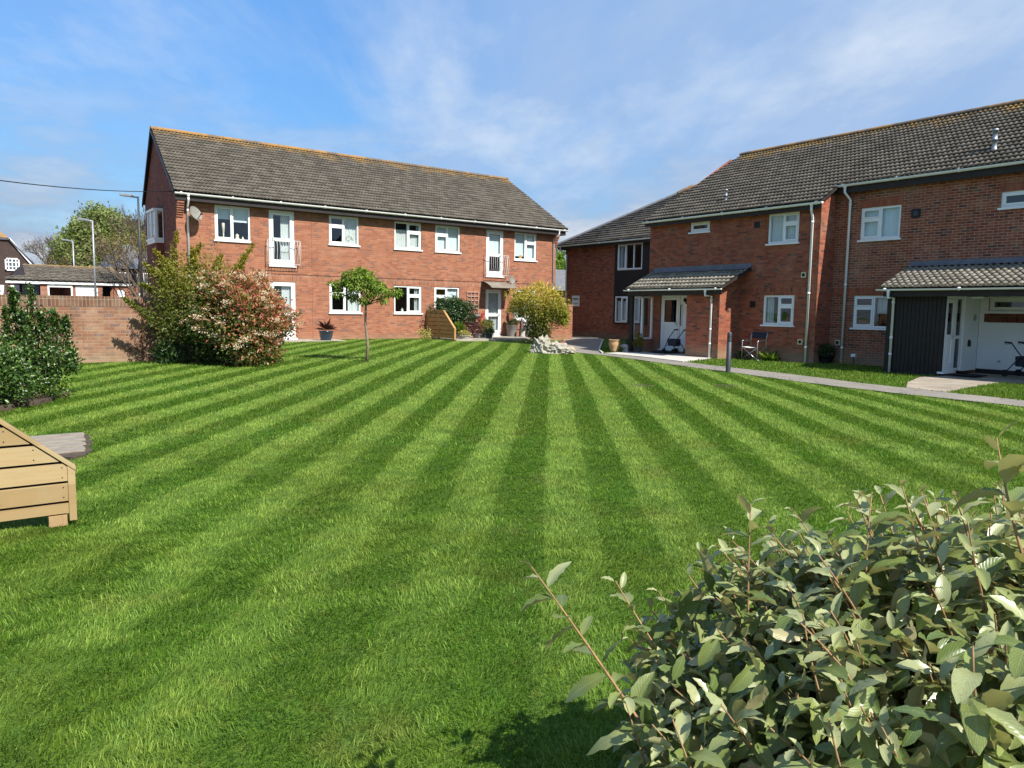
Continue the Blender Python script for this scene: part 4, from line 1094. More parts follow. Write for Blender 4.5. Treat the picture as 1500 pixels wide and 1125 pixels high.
def elaeagnus():
    g = G_(21); t = thing('leafy_shrub', 'large shrub with leathery sage green leaves and brown shoots close to the viewer', 'shrub', (*view(1.5, 1.65), 0))
    stm = MB(); LP = []; LD = []; LU = []; LL = []; LW = []; LC = []; LR = []
    def shoot(p0, p1, r0=.006, nleaf=12, span=.55, size=1., bend=.06):
        p0 = np.array(p0, float); p1 = np.array(p1, float); L = np.linalg.norm(p1-p0)
        mid = (p0+p1)/2+g.normal(size=3)*L*bend; ts = np.linspace(0, 1, 9)
        pts = [(1-u)**2*p0+2*u*(1-u)*mid+u*u*p1 for u in ts]
        stm.tube(pts, list(np.linspace(r0, .0016, 9)), 6)
        ang = g.uniform(0, 6.28)
        for k in range(nleaf):
            u = 1-span*(k/nleaf)**.9
            c = (1-u)**2*p0+2*u*(1-u)*mid+u*u*p1; d = unit((1-u)*(mid-p0)+u*(p1-mid))
            ang += 2.4+g.normal()*.3
            ref = np.array((0, 0, 1.)) if abs(d[2]) < .9 else np.array((1., 0, 0)); s = unit(np.cross(d, ref)); v = np.cross(s, d)
            side = s*math.cos(ang)+v*math.sin(ang)
            young = k < 3; f = (.42+.18*k) if young else 1.
            up = (.70+.2*g.random()) if k < 2 else .42+.25*g.random()
            D = unit(d*up+side*(1-up*.35)+np.array((0, 0, .05-.55*g.random()*(not young))))
            LP.append(c+side*.004); LD.append(D); LU.append(unit(np.array((0, 0, 1.))+d*.5+side*.15+g.normal(size=3)*.22))
            l = (.062+.046*g.random())*size*min(1, f); LL.append(l); LW.append(l*(.36+.10*g.random())); LC.append(.12+.55*g.random()**1.5)
            LR.append(min(1, (.85 if young else .2+.6*g.random())))
    base = np.array([*view(1.35, 1.7), 0.])
    n = 0
    while n < 1000:
        r = g.uniform(.2, 2.9); d = g.uniform(1.05, 2.45); top = float(top_of_shrub(r, d))
        if top < .2 or r < .15*d+.03: continue
        z = top*(g.uniform(.30, 1.0)**.6)-.02
        if math.hypot(r*.0, d-1.0) < .12: continue
        v = view(r, d); p1 = np.array([v[0], v[1], z+g.normal()*.03+.02])
        out = unit(np.array([*(v-view(1.5, 1.75)), .9]))
        p0 = p1-out*g.uniform(.25, .42)+np.array((0, 0, -.10)); p0[2] = max(.03, p0[2])
        shoot(p0, p1, .0038, int(g.integers(11, 17)), .88); n += 1
    def vz(r, d, z): return [*view(r, d), z]
    # the long shoots that stand clear of the mass
    shoot(vz(.44, 1.62, .40), vz(.055, 1.82, .900), .0050, 19, .80, 1.12, .02)
    shoot(vz(.55, 1.75, .45), vz(.30, 2.02, .79), .0042, 16, .75, 1.05)
    shoot(vz(.62, 1.8, .60), vz(.62, 1.86, 1.06), .0042, 18, .75, 1.1)
    shoot(vz(.82, 1.55, .62), vz(.86, 1.72, 1.13), .0042, 19, .8, 1.1)
    shoot(vz(1.02, 1.6, .7), vz(.92, 1.7, 1.15), .005, 18, .75, 1.15)
    shoot(vz(1.15, 1.4, .75), vz(1.13, 1.58, 1.13), .0042, 18, .75, 1.1)
    shoot(vz(1.16, 1.45, .8), vz(1.105, 1.66, 1.275), .006, 18, .75, 1.3)
    shoot(vz(.75, 1.35, .5), vz(.60, 1.45, .94), .0042, 18, .8, 1.15)
    shoot(vz(.5, 1.3, .3), vz(.33, 1.40, .74), .0042, 17, .8, 1.1)
    shoot(vz(.42, 1.5, .25), vz(.27, 1.6, .66), .0042, 17, .8, 1.05)
    shoot(vz(.95, 1.2, .55), vz(.80, 1.22, .99), .005, 17, .75, 1.25)
    shoot(vz(.70, 1.15, .45), vz(.55, 1.2, .86), .0042, 17, .8, 1.2)
    # woody framework
    for _ in range(46):
        r = g.uniform(.35, 2.6); d = g.uniform(1.2, 2.2); z = float(top_of_shrub(r, d))*.8
        b0 = base+np.array((g.normal()*.25, g.normal()*.25, 0)); b0[2] = 0.
        if r > 1.8: b0[:2] = view(2.2, 1.7)+g.normal(size=2)*.2
        p1 = np.array([*view(r, d), z]); mid = (b0+p1)/2+np.array((0, 0, .12))+g.normal(size=3)*.05
        stm.tube([(1-u)**2*b0+2*u*(1-u)*mid+u*u*p1 for u in np.linspace(0, 1, 7)], list(np.linspace(.010, .0035, 7)), 6)
    stm.build('stem', M['twig'], t)
    # filling leaves inside the mass
    N = 9000; r = g.uniform(.18, 2.9, N); d = g.uniform(1.05, 2.45, N); r = np.where(r < .16*d+.04, r+.6, r); z = top_of_shrub(r, d)*(.05+.83*g.random(N)**.75); v = np.outer(r, RT)+np.outer(d, FW)
    P = np.column_stack([v, z]); D = unit(g.normal(size=(N, 3))+np.array((0, -.15, -.15))); U = unit(g.normal(size=(N, 3))*.45+np.array((.12, -.35, 1.)))
    l = .050+.044*g.random(N)
    P = np.concatenate([np.array(LP), P]); D = np.concatenate([np.array(LD), D]); U = np.concatenate([np.array(LU), U])
    LLc = np.concatenate([LL, l]); LWc = np.concatenate([LW, l*(.38+.1*g.random(N))]); C = np.concatenate([LC, .1+.35*g.random(N)]); Rr = np.concatenate([LR, .75*g.random(N)])
    big_leaf_mesh('foliage', P, D, U, LLc, LWc, C, ML['sage'], t, Rr)
elaeagnus()

def shrub(name, label, cat, c, rad, mat, nc, per, spread, L, W, seed, inner=.3, lump=.25, up=.35, stem=('bark', 9, .02), group=None, base=None, k=.8, extra=None, rb=None):
    g = G_(seed); c = np.array(c, float); zb = float(gz(c[0], c[1])) if base is None else base
    t = thing(name, label, cat, (c[0], c[1], zb), group)
    P, d = clustered(nc, per, c, rad, g, spread, inner=inner, seed=seed, lump=lump)
    ok = P[:, 2] > zb+.02; P = P[ok]; d = d[ok]
    if extra is not None:
        P2, d2 = extra(g); P = np.concatenate([P, P2]); d = np.concatenate([d, d2])
    n = len(P); D = rdir(d, g, k, up); U = unit(d+g.normal(size=(n, 3))*.5+np.array((0, 0, .5)))
    rn = None if rb is None else rb(P, g)
    leaves('foliage', P, D, U, L*(.7+.6*g.random(n)), W*(.7+.6*g.random(n)), mat, t, rnd=rn, g=g)
    if stem:
        tips, _ = cloud(stem[1], c, np.array(rad)*.75, g, inner=.4, seed=seed)
        stems('stem', (c[0], c[1], zb-.02), tips, stem[2], stem[2]*.3, stem[0], t, g)
    return t
# ================================================================== SHRUBS AND TREES OF THE GARDEN
def h3(P, g): return g.random(len(P))
# red and cream photinia against the wall
def photinia():
    c = np.array((5.25, 17.83, 1.18)); zb = float(gz(5.3, 17.7)); g = G_(31)
    t = thing('flowering_shrub', 'rounded shrub with red young leaves and cream blossom heads beside the garden wall', 'shrub', (c[0], c[1], zb))
    rad = (1.10, 1.15, 1.18)
    P, d = clustered(1150, 17, c, rad, g, .085, inner=.5, seed=2.2, lump=.16); ok = P[:, 2] > zb+.05; P, d = P[ok], d[ok]; n = len(P)
    right = ((P-c)@np.array([*RT, 0]))/1.3; hi = (P[:, 2]-c[2])/1.2
    red = np.clip(.36+.30*right+.26*hi+.25*g.normal(size=n), 0, 1)
    leaves('foliage', P, rdir(d, g, .7, .45), unit(d+g.normal(size=(n, 3))*.5+np.array((0, 0, .4))), .10*(.7+.6*g.random(n)), .046*(.7+.5*g.random(n)), ML['photinia'], t, rnd=red, g=g)
    H, dh = cloud(125, c, np.array(rad)*1.02, g, inner=.96, seed=2.2, lump=.16); ok = (H[:, 2] > zb+.45); H, dh = H[ok], dh[ok]
    q = np.repeat(H, 55, 0)+g.normal(size=(len(H)*55, 3))*np.array((.062, .062, .028)); dq = np.repeat(dh, 55, 0)
    leaves('blossom', q, rdir(dq, g, .8, .5), unit(dq+np.array((0, 0, .8))+g.normal(size=q.shape)*.4), .034, .030, ML['blossom'], t, g=g)
    tips, _ = cloud(16, c, np.array(rad)*.8, g); stems('stem', (c[0], c[1], zb-.02), tips, .03, .008, 'bark', t, g)
photinia()
# loose olive-gold shrub behind it
def sprays(g):
    A_ = []; D_ = []
    for b0, b1 in [((3.9, 18.6, 2.2), (4.1, 18.7, 3.25)), ((4.2, 18.6, 2.2), (4.6, 18.6, 3.0)), ((4.8, 18.5, 2.2), (5.05, 18.6, 2.75)), ((5.2, 18.5, 2.2), (5.85, 18.7, 3.05)), ((5.3, 18.4, 2.2), (5.6, 18.5, 2.75)),
                   ((3.8, 18.5, 2.0), (3.35, 18.5, 2.45)), ((3.8, 18.5, 1.7), (3.25, 18.5, 2.0)), ((4.0, 18.5, 2.2), (3.55, 18.4, 2.75)), ((3.5, 18.5, 1.2), (2.9, 18.4, 1.65)), ((4.4, 18.4, 2.3), (4.35, 18.4, 2.85))]:
        b0, b1 = np.array(b0), np.array(b1)
        for i in range(60):
            u = g.random()**.8; p = b0+(b1-b0)*u
            for j in range(7): A_.append(p+g.normal(size=3)*.055*(1.25-u)); D_.append(unit(b1-b0+g.normal(size=3)*.5))
    return np.array(A_), np.array(D_)
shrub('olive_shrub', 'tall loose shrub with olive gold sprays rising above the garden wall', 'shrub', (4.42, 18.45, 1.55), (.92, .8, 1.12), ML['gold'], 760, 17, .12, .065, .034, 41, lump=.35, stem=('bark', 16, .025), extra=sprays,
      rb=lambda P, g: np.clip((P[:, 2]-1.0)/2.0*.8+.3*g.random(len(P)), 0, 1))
# dark evergreen in the bed on the left, with a lower one in front
def euo(g):
    A_ = []; D_ = []
    for x, y, z0, z1, s in [(.63, 13.3, .8, 1.64, .10), (.83, 13.35, .95, 1.80, .08), (.95, 13.3, .9, 1.42, .11), (1.12, 13.4, .8, 1.40, .10), (1.27, 13.45, .75, 1.30, .09), (.72, 13.1, .8, 1.40, .10), (1.34, 13.5, .45, .78, .10), (.50, 13.2, .85, 1.45, .06), (.60, 13.25, 1.3, 1.72, .06)]:
        for i in range(62):
            z = z0+(z1-z0)*g.random()**.8
            for j in range(8): A_.append(np.array((x, y, z))+g.normal(size=3)*s*.50*(1.2-.5*(z-z0)/(z1-z0))); D_.append(np.array((0, -.3, 1.)))
    return np.array(A_), np.array(D_)
shrub('evergreen_shrub', 'dark glossy evergreen shrub with upright lobes in the bed before the wall', 'shrub', (.92, 13.35, .60), (.38, .45, .44), ML['euonymus'], 260, 15, .055, .050, .034, 51, lump=.3, extra=euo, stem=('bark', 14, .016))
shrub('evergreen_shrub', 'low spreading green shrub at the front edge of the flower bed', 'shrub', (.12, 12.45, .52), (.62, .55, .52), ML['euonymus'], 520, 15, .07, .055, .036, 52, lump=.3, rb=lambda P, g: .35+.6*g.random(len(P)), stem=('bark', 9, .014))
shrub('bed_plant', 'sparse low plants sprawling on the soil of the flower bed', 'plant', (.85, 12.95, .24), (.55, .35, .14), ML['mid'], 60, 9, .06, .06, .018, 53, stem=None, up=.7)
shrub('evergreen_shrub', 'small dark leafy shrub at the foot of the garden wall', 'shrub', (3.82, 18.55, .42), (.34, .32, .30), ML['dark'], 90, 12, .06, .09, .036, 54, stem=None)
# young standard tree on the lawn
def standard_tree():
    g = G_(61); x, y = 8.22, 17.3; zb = float(gz(x, y))
    t = thing('young_tree', 'slim young tree with a lopsided green crown standing on the lawn', 'tree', (x, y, zb))
    top = np.array((x-.02*RT[0], y, 1.62))
    MB().tube([(x, y, zb-.03), (x+.03, y, .6), (x-.035, y, 1.15), tuple(top), tuple(top+np.array((-.03, 0, .25)))], [.044, .036, .031, .027, .018], 10).build('trunk', M['bark_pale'], t)
    lobes = [(-.36, 2.30, .26, .19), (-.16, 2.40, .24, .14), (-.02, 2.22, .26, .17), (.22, 2.10, .24, .15), (.40, 1.98, .17, .10), (.62, 1.93, .14, .09), (.78, 1.92, .10, .09), (-.62, 2.16, .20, .09), (-.80, 2.12, .10, .05), (-.72, 1.90, .14, .07),
             (-.40, 1.86, .16, .08), (.42, 1.74, .13, .07), (-.05, 1.70, .13, .08), (-.22, 2.08, .24, .12), (-.30, 1.76, .14, .05), (.08, 1.90, .16, .10)]
    Ps = []; Ds = []; tips = []
    for r, z, a, b_ in lobes:
        dd = g.normal()*.12; c = np.array([*(np.array((x, y))+RT*r+FW*dd), z]); tips.append(c)
        k = int(760*a*b_*10)
        p, d = cloud(k, c, (a, a, b_), g, inner=.25, seed=r*7, lump=.25); Ps.append(p); Ds.append(d)
    P = np.concatenate(Ps); d = np.concatenate(Ds); n = len(P)
    D = unit(d*.7+g.normal(size=(n, 3))*.5+np.array((0, 0, -.35)))
    leaves('crown', P, D, unit(d*.4+np.array((0, 0, 1.))+g.normal(size=(n, 3))*.45), .10*(.7+.6*g.random(n)), .032*(.8+.5*g.random(n)), ML['fresh'], t, g=g, droop=.35)
    stems('limb', tuple(top), tips, .016, .005, 'bark', t, g)
standard_tree()
# round golden bush on a short stem near the patio
def golden():
    g = G_(71); c0 = np.array((18.95, 23.7)); zb = float(gz(*c0))
    t = thing('golden_shrub', 'big round yellow green shrub narrowing to its base beside the low brick wall', 'shrub', (c0[0], c0[1], zb))
    def at(r, d, z): return np.array([*(c0+RT*r+FW*d), z])
    Ps = []; Ds = []; Rn = []
    for c, rad, k in [(at(-.1, 0, 1.80), (1.06, 1.02, .72), 330), (at(-.72, 0, 1.78), (.46, .5, .45), 60), (at(.72, 0, 1.55), (.42, .5, .62), 80), (at(.05, 0, 1.02), (.62, .62, .60), 120), (at(.02, -.05, .5), (.40, .40, .5), 90)]:
        p, d = clustered(k, 15, c, rad, g, .085, inner=.45, seed=c[2]*5, lump=.18); Ps.append(p); Ds.append(d)
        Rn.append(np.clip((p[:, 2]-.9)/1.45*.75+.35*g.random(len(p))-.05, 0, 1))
    P = np.concatenate(Ps); d = np.concatenate(Ds); rn = np.concatenate(Rn); ok = P[:, 2] > zb+.05; P, d, rn = P[ok], d[ok], rn[ok]; n = len(P)
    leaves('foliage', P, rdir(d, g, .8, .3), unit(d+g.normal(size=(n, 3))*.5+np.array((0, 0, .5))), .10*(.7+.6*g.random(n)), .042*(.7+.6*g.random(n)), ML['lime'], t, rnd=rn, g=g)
    p, d = clustered(60, 15, at(.95, -.15, 1.30), (.22, .25, .36), g, .06, seed=3.); n = len(p)
    leaves('bright_foliage', p, rdir(d, g, .8, .3), unit(d+np.array((0, 0, .5))), .09, .045, ML['bright'], t, g=g)
    tips, _ = cloud(14, at(0, 0, 1.6), (.8, .8, .6), g); stems('stem', (c0[0], c0[1], zb-.02), tips, .035, .01, 'bark', t, g)
golden()
# bush growing through the timber screen
shrub('evergreen_shrub', 'rounded dark shrub with yellow tips leaning over the timber patio screen', 'shrub', (16.75, 26.75, 1.45), (.80, .75, .58), ML['dark'], 520, 15, .08, .085, .040, 81, base=.3, rb=lambda P, g: np.clip(.15+.55*g.random(len(P))+.5*np.clip(P[:, 2]-1.72, 0, .5)/.3*(g.random(len(P))<.6), 0, 1), stem=('bark', 12, .03))
shrub('yellow_flower', 'clump of yellow spring flowers at the corner of the timber patio screen', 'flower', (15.25, 26.55, .46), (.26, .24, .22), ML['yellow'], 50, 9, .05, .07, .03, 82, stem=None, base=.27)

# ================================================================== BRICK WALLS, TIMBER SCREENS
W1 = thing('garden_wall', 'long pale orange brick garden wall with brick on edge coping', 'wall', (-2, 19.35, .15))
b = MB(); b.box(-14, 5.98, 19.3, 19.52, -.05, 1.475); b.build('brickwork', M['brickW'], W1)
b = MB(); b.box(-14, 5.99, 19.29, 19.53, 1.478, 1.715); b.build('coping', M['capW'], W1)
b = MB(); b.box(1.325, 1.337, 19.296, 19.31, .1, 1.47); b.box(1.325, 1.337, 19.286, 19.31, 1.48, 1.72); b.build('movement_joint', M['bark'], W1)
W2 = thing('low_wall', 'short brick wall stub at the patio corner behind the golden bush', 'wall', (21.5, 25.3, .1))
MB().box(20.55, 22.08, 25.22, 25.44, -.05, 1.72).build('brickwork', M['brickA'], W2)
MB().box(20.53, 22.10, 25.205, 25.455, 1.722, 1.80).build('coping', M['bandA'], W2)
tag(MB().tube([(3.37, 19.24, .12), (3.385, 19.25, .9), (3.40, 19.26, 1.70)], .014, 8).build('iron_pipe', M['cardboard']), 'thin rusty pipe fixed upright on the garden wall', 'pipe')
g = G_(91)
P = np.array([[3.4+.34*abs(math.sin(i*.7))*(1 if i % 3 else -1)*.9*(1-.2*i/20), 19.24, .45+i*.06] for i in range(20)])
t = thing('wall_climber', 'dry spidery climber stems on the garden wall by the rusty pipe', 'plant', (3.5, 19.25, .15))
m = MB(); LPs = []
for i in range(26):
    z = g.uniform(.15, 1.35); x = 3.45; pts = [(x, 19.27, z)]; d = g.choice((-1, 1))*.09 if g.random() < .45 else .10
    for j in range(int(g.integers(3, 7))):
        x += d*(.6+.6*g.random()); z += g.normal()*.05+.03; pts.append((x, 19.27-.02*g.random(), z)); LPs.append(pts[-1])
    m.tube(pts, .004, 4, cap=False)
m.build('stem', M['bark'], t)
LPs = np.repeat(np.array(LPs), 3, 0)+g.normal(size=(len(LPs)*3, 3))*np.array((.03, .01, .03)); n = len(LPs)
leaves('foliage', LPs, g.normal(size=(n, 3)), np.tile((0, -1., .3), (n, 1))+g.normal(size=(n, 3))*.4, .05, .03, ML['maroon'], t, g=g)

def timber_screen(label, o, d, L, h0, slope, h1, z0, bh=.123, gap=.018, fat=.045, flip=1, wood='pine', b0=.07):
    """slatted patio screen: low at its free end o, rising along d. boards on the -n side"""
    o = np.array(o, float); d = np.array(d, float); nrm = np.array((d[1], -d[0]))*flip
    t = thing('timber_screen', label, 'fence', (o[0], o[1], z0))
    s1 = (h1-h0)/slope
    prof = lambda s: min(h1, h0+slope*s)
    def p3(s, z, w): q = o+d*s+nrm*w; return (q[0], q[1], z0+z)
    m = MB(); z = .055; k = 0
    while z < h1-.03:
        hh = b0 if k == 0 else bh; zb, zt = z, min(z+hh, h1-.004)
        def s_at(zz): return fat+.002 if zz <= h0+slope*fat-.035 else (zz+.035-h0)/slope
        pts = [(s_at(zb), zb), (L, zb), (L, zt)]
        if s_at(zt) < L: pts.append((s_at(zt), zt))
        if zb < h0-.035 < zt: pts.append((fat+.002, h0+slope*fat-.035))
        if len(pts) >= 3 and s_at(zb) < L-.02:
            n = len(pts); m.pts([p3(*q, .024) for q in pts]+[p3(*q, .002) for q in pts], [tuple(range(n)), tuple(range(2*n-1, n-1, -1))]+[(i, (i+1) % n, (i+1) % n+n, i+n) for i in range(n)])
        z += hh+gap; k += 1
    m.build('board_panel', M[wood], t)
    m = MB(); z = .055; k = 0
    while z < h1-.05:
        hh = b0 if k == 0 else bh; zc = z+hh*.5
        for q in (L-.05, L*.55+.02, max(.03+fat, (zc+.05-h0)/slope+.06)):
            for dz in (-.035, .035):
                c0_, c1_ = p3(q, zc+dz, .0235), p3(q, zc+dz, .0255)
                if q < L and hh > .1: m.tube([c0_, c1_], .0045, 8)
        z += hh+gap; k += 1
    m.build('screw', M['dark'], t)
    # one black sheet added behind the slats so the gaps look dark
    m = MB(); P2 = [(fat*.5, .05), (L-.01, .05), (L-.01, h1-.022), (max(fat+.01, s1), h1-.022), (fat*.5, h0+slope*fat*.5-.022)]; n = len(P2)
    m.pts([p3(*q, -.030) for q in P2]+[p3(*q, -.048) for q in P2], [tuple(range(n)), tuple(range(2*n-1, n-1, -1))]+[(i, (i+1) % n, (i+1) % n+n, i+n) for i in range(n)])
    m.build('gap_shade_sheet', M['boarding'], t)
    def post(s0, s2, top, wood=wood):
        m = MB(); P = [p3(s, z, w) for z in (.0, top) for w in (-.05, .03) for s in (s0, s2)]
        m.pts(P, [(0, 2, 3, 1), (4, 5, 7, 6), (0, 1, 5, 4), (2, 6, 7, 3), (0, 4, 6, 2), (1, 3, 7, 5)])
        return m.build('post', M[wood], t)
    post(0, fat, h0+slope*fat*.3); post(L*.55, L*.55+fat, prof(L*.55)-.03); post(L-fat, L, h1-.03)
    m = MB(); P = []
    for s in (-.005, s1, L):
        zz = prof(max(0, s))
        for w, dz in ((-.055, .0), (.036, .0), (.036, .032), (-.055, .032)): P.append(p3(s, zz+dz-.028, w))
    F = [(0, 1, 2, 3), (8, 11, 10, 9)]
    for i in (0, 4): F += [(i+j, i+(j+1) % 4, i+(j+1) % 4+4, i+j+4) for j in range(4)]
    m.pts(P, F); m.build('capping_rail', M[wood], t, bevel=.003)
    m = MB(); P = [p3(s, z, w) for z in (-.03, .045) for w in (-.04, .035) for s in (.06, .17)]
    m.pts(P, [(0, 2, 3, 1), (4, 5, 7, 6), (0, 1, 5, 4), (2, 6, 7, 3), (0, 4, 6, 2), (1, 3, 7, 5)]); m.build('foot_block', M['pine_dark'], t)
    return t
timber_screen('new pine slatted screen with sloping top close to the viewer', (.575, 5.93), (-1, 0), 2.6, .38, .87, 1.55, .03, flip=-1)
timber_screen('weathered golden slatted screen between the brick front and the patio', (15.92, 25.35), (0, 1), 2.24, .46, .84, 1.20, .28, bh=.150, flip=-1, fat=.10, wood='cedar', b0=.15)
timber_screen('slatted timber screen half hidden behind the flower bed shrubs', (.86, 15.5), (-1, 0), 2.4, .62, .55, 1.5, .14, flip=-1)
t = thing('white_panel', 'narrow white sloping panel at the right end of the patio', 'panel', (20.9, 27.0, .3))
b = MB(); b.prism([(27.60, .3), (26.9, .3), (26.9, .75), (27.60, 1.15)], 'x', 20.98, 21.02); b.build('board', M['white'], t)
b = MB(); b.beam((21.0, 26.88, .76), (21.0, 27.60, 1.18), .09, .03); b.build('capping_rail', M['white'], t)
# log-faced stepping slab
b = MB()
for i in range(9):
    y0 = 8.55+1.2*i/9; j = .03*math.sin(i*2.7); b.box(.05+i*.012, .93+i*.014+j*.6, y0+.002, y0+1.2/9-.002, 0, .062+.005*math.sin(i*4.))
def mat_logslab():
    m, k, b_ = new_mat('grey_weathered_wood'); p = k.xyz(k.add('ShaderNodeNewGeometry').outputs['Position'])
    n = k.noise(k.comb(k.math('MULTIPLY', p[0], 4.), k.math('MULTIPLY', p[1], 22.), 0.), 1.6, 5)
    k.put(b_.inputs['Base Color'], k.ramp(n, [(.25, (.14, .115, .085)), (.5, (.24, .205, .16)), (.75, (.30, .26, .205))])); b_.inputs['Roughness'].default_value = .9
    k.put(b_.inputs['Normal'], k.bump(n, .6, .01)); return m
tag(b.build('stepping_slab', mat_logslab(), bevel=.006), 'weathered grey slab with log grain set in the lawn beside the near pine screen', 'slab')

# ================================================================== POTS, FURNITURE, BITS AND PIECES
def pot(name, label, x, y, z, r, h, mat, leaf, ph, pr, seed, L=.10, W=.03, prof=None, up=.6, n=40, group=None, cat='plant pot'):
    t = thing(name, label, cat, (x, y, z), group)
    pf = prof or [(r*.74, 0), (r*.86, h*.45), (r*.95, h*.86), (r*1.06, h*.88), (r*1.06, h), (r*.92, h), (r*.90, h*.9), (0, h*.88)]
    MB().lathe((x, y, z), pf, 22).build('pot', M[mat], t)
    if leaf:
        g = G_(seed); P, d = clustered(n, 10, (x, y, z+h+ph*.45), (pr, pr, ph*.55), g, pr*.18, seed=seed); m_ = len(P)
        leaves('foliage', P, rdir(d, g, .6, up), unit(d+np.array((0, 0, .6))+g.normal(size=(m_, 3))*.4), L*(.7+.6*g.random(m_)), W, ML[leaf], t, g=g)
    return t
def spiky(label, x, y, z, mat, leaf, r, h, nl, ll, seed):
    t = thing('potted_plant', label, 'plant pot', (x, y, z)); g = G_(seed)
    MB().lathe((x, y, z), [(r*.72, 0), (r*.9, h*.4), (r*.98, h*.85), (r*1.07, h*.87), (r*1.07, h), (r*.92, h), (r*.9, h*.9), (0, h*.9)], 24).build('pot', M[mat], t)
    a = g.uniform(0, 6.28, nl); e = g.uniform(.25, 1.4, nl); D = np.stack([np.cos(a)*np.cos(e), np.sin(a)*np.cos(e), np.sin(e)], 1)
    P = np.tile((x, y, z+h+.02), (nl, 1))+D*.02
    leaves('foliage', P, D, np.tile((0, 0, 1.), (nl, 1))+g.normal(size=(nl, 3))*.1, ll*(.7+.4*g.random(nl)), .035, ML[leaf], t, g=g, droop=.25)
    return t
spiky('dark blue glazed pot with a spiky maroon cordyline by the brick front', 10.97, 26.6, .29, 'blueglaze', 'maroon', .26, .36, 46, .46, 101)
# patio, left of the door
t = thing('trellis', 'square wooden trellis fixed to the brick between window and door', 'trellis', (18.25, 27.58, .4)); m = MB()
for i in range(11): m.box(17.95, 18.56, 27.572, 27.588, .42+i*.185, .455+i*.185)
for i in range(4): m.box(17.95+i*.193, 17.98+i*.193, 27.588, 27.604, .40, 2.33)
m.build('lattice', mat_basic('faded_trellis', (.40, .27, .22), .85, .25, 9.), t)
t = thing('hanging_basket', 'grey hanging basket with trailing dark leaves on the trellis', 'basket', (18.3, 27.35, 1.2))
MB().lathe((18.3, 27.38, 1.10), [(.02, 0), (.12, .04), (.18, .14), (.19, .2), (.15, .19)], 16).build('bowl', M['greypot'], t)
MB().tube([(18.3, 27.57, 1.65), (18.3, 27.38, 1.62)], .008, 6).tube([(18.3, 27.38, 1.62), (18.14, 27.38, 1.29)], .004, 4).tube([(18.3, 27.38, 1.62), (18.46, 27.38, 1.29)], .004, 4).build('hanger', M['dark'], t)
g = G_(103); P, d = clustered(26, 9, (18.25, 27.34, 1.08), (.17, .16, .28), g, .04); leaves('foliage', P, rdir(d, g, .5, -.3), d+np.array((0, 0, .4)), .08, .03, ML['maroon'], t, g=g)
pot('planter', 'grey tub of mixed leaves standing on a low stand left of the patio door', 18.72, 27.12, .46, .19, .34, 'greypot', 'dark', .22, .2, 104)
MB_ = thing('plant_stand', 'low dark stand under the grey tub by the patio door', 'stand', (18.72, 27.12, .31)); m = MB(); m.box(18.5, 18.94, 26.94, 27.30, .425, .457)
for sx in (18.54, 18.90):
    for sy in (26.98, 27.26): m.box(sx-.02, sx+.02, sy-.02, sy+.02, .312, .425)
m.build('frame', M['greypot'], MB_)
pot('potted_plant', 'low grey bowl of purple leaves at the patio edge', 17.55, 26.15, .315, .22, .18, 'greypot', 'maroon', .35, .30, 105)
pot('potted_plant', 'dark pot of yellow green leaves on the patio before the trellis', 18.2, 26.5, .315, .17, .25, 'dkgrey', 'gold', .45, .30, 106, n=50)
pot('potted_plant', 'pale pot of bright green bulbs beside the end post of the timber screen', 16.55, 26.1, .315, .14, .18, 'stone', 'mid', .40, .18, 107, L=.22, W=.02, up=1.4)
pot('potted_plant', 'squat pale trough with trailing pale flowers on the patio corner', 16.6, 25.65, .315, .22, .14, 'stone', 'yellow', .16, .2, 108, L=.05, W=.04)
pot('potted_plant', 'small dark purple pot with bushy dark leaves in the middle of the patio group', 17.2, 26.6, .315, .18, .22, 'purple', 'maroon', .42, .28, 109)
pot('potted_plant', 'black pot of grey leaves at the front of the patio group', 17.95, 25.85, .315, .15, .18, 'dkgrey', 'dark', .2, .2, 110)
t = thing('flower_ornament', 'red flower ornament on a stake left of the patio door', 'ornament', (18.62, 27.45, .5)); g = G_(111)
MB().tube([(18.62, 27.45, .315), (18.62, 27.45, 1.3)], .01, 6).build('stake', M['dkgrey'], t)
for dz, dx in ((1.22, .03), (1.05, -.08), (.92, .02), (1.33, .06)):
    P = np.tile((18.62+dx, 27.42, dz), (16, 1)); leaves('petal', P, g.normal(size=(16, 3))*np.array((1, .3, 1)), np.tile((0, -1., .1), (16, 1)), .10, .05, M['red'], t, g=g)
# right of the door
pot('planter', 'tall square grey planter with clipped green top right of the patio door', 20.12, 27.15, .315, .24, .52, 'greypot', 'dark', .22, .24, 112, prof=[(.20, 0), (.26, .5), (.28, .52), (.24, .52), (.23, .48), (0, .47)])
t = thing('wind_spinner', 'rusty oval spinner ornament standing above the tall grey planter', 'ornament', (20.1, 27.2, .85)); m = MB()
for k in range(5): m.lathe((20.1, 27.22, 1.18), [(.002, -.26), (.07+.008*k, -.18), (.11+.008*k, 0), (.07+.008*k, .18), (.002, .26)], 14, sy=.35)
m.tube([(20.1, 27.22, .80), (20.1, 27.22, .95)], .008, 6); m.build('spinner', M['cardboard'], t)
t = thing('wall_basket', 'grey wall basket of flowers between patio door and window', 'basket', (20.35, 27.5, 1.3))
MB().lathe((20.35, 27.46, 1.20), [(.05, 0), (.15, .05), (.2, .17), (.17, .17), (.0, .12)], 16, sy=.8).build('bowl', M['greypot'], t)
g = G_(113); P, d = clustered(18, 8, (20.32, 27.44, 1.45), (.19, .14, .13), g, .04); leaves('foliage', P, rdir(d, g, .6, .6), d+np.array((0, 0, .4)), .08, .03, ML['gold'], t, g=g)
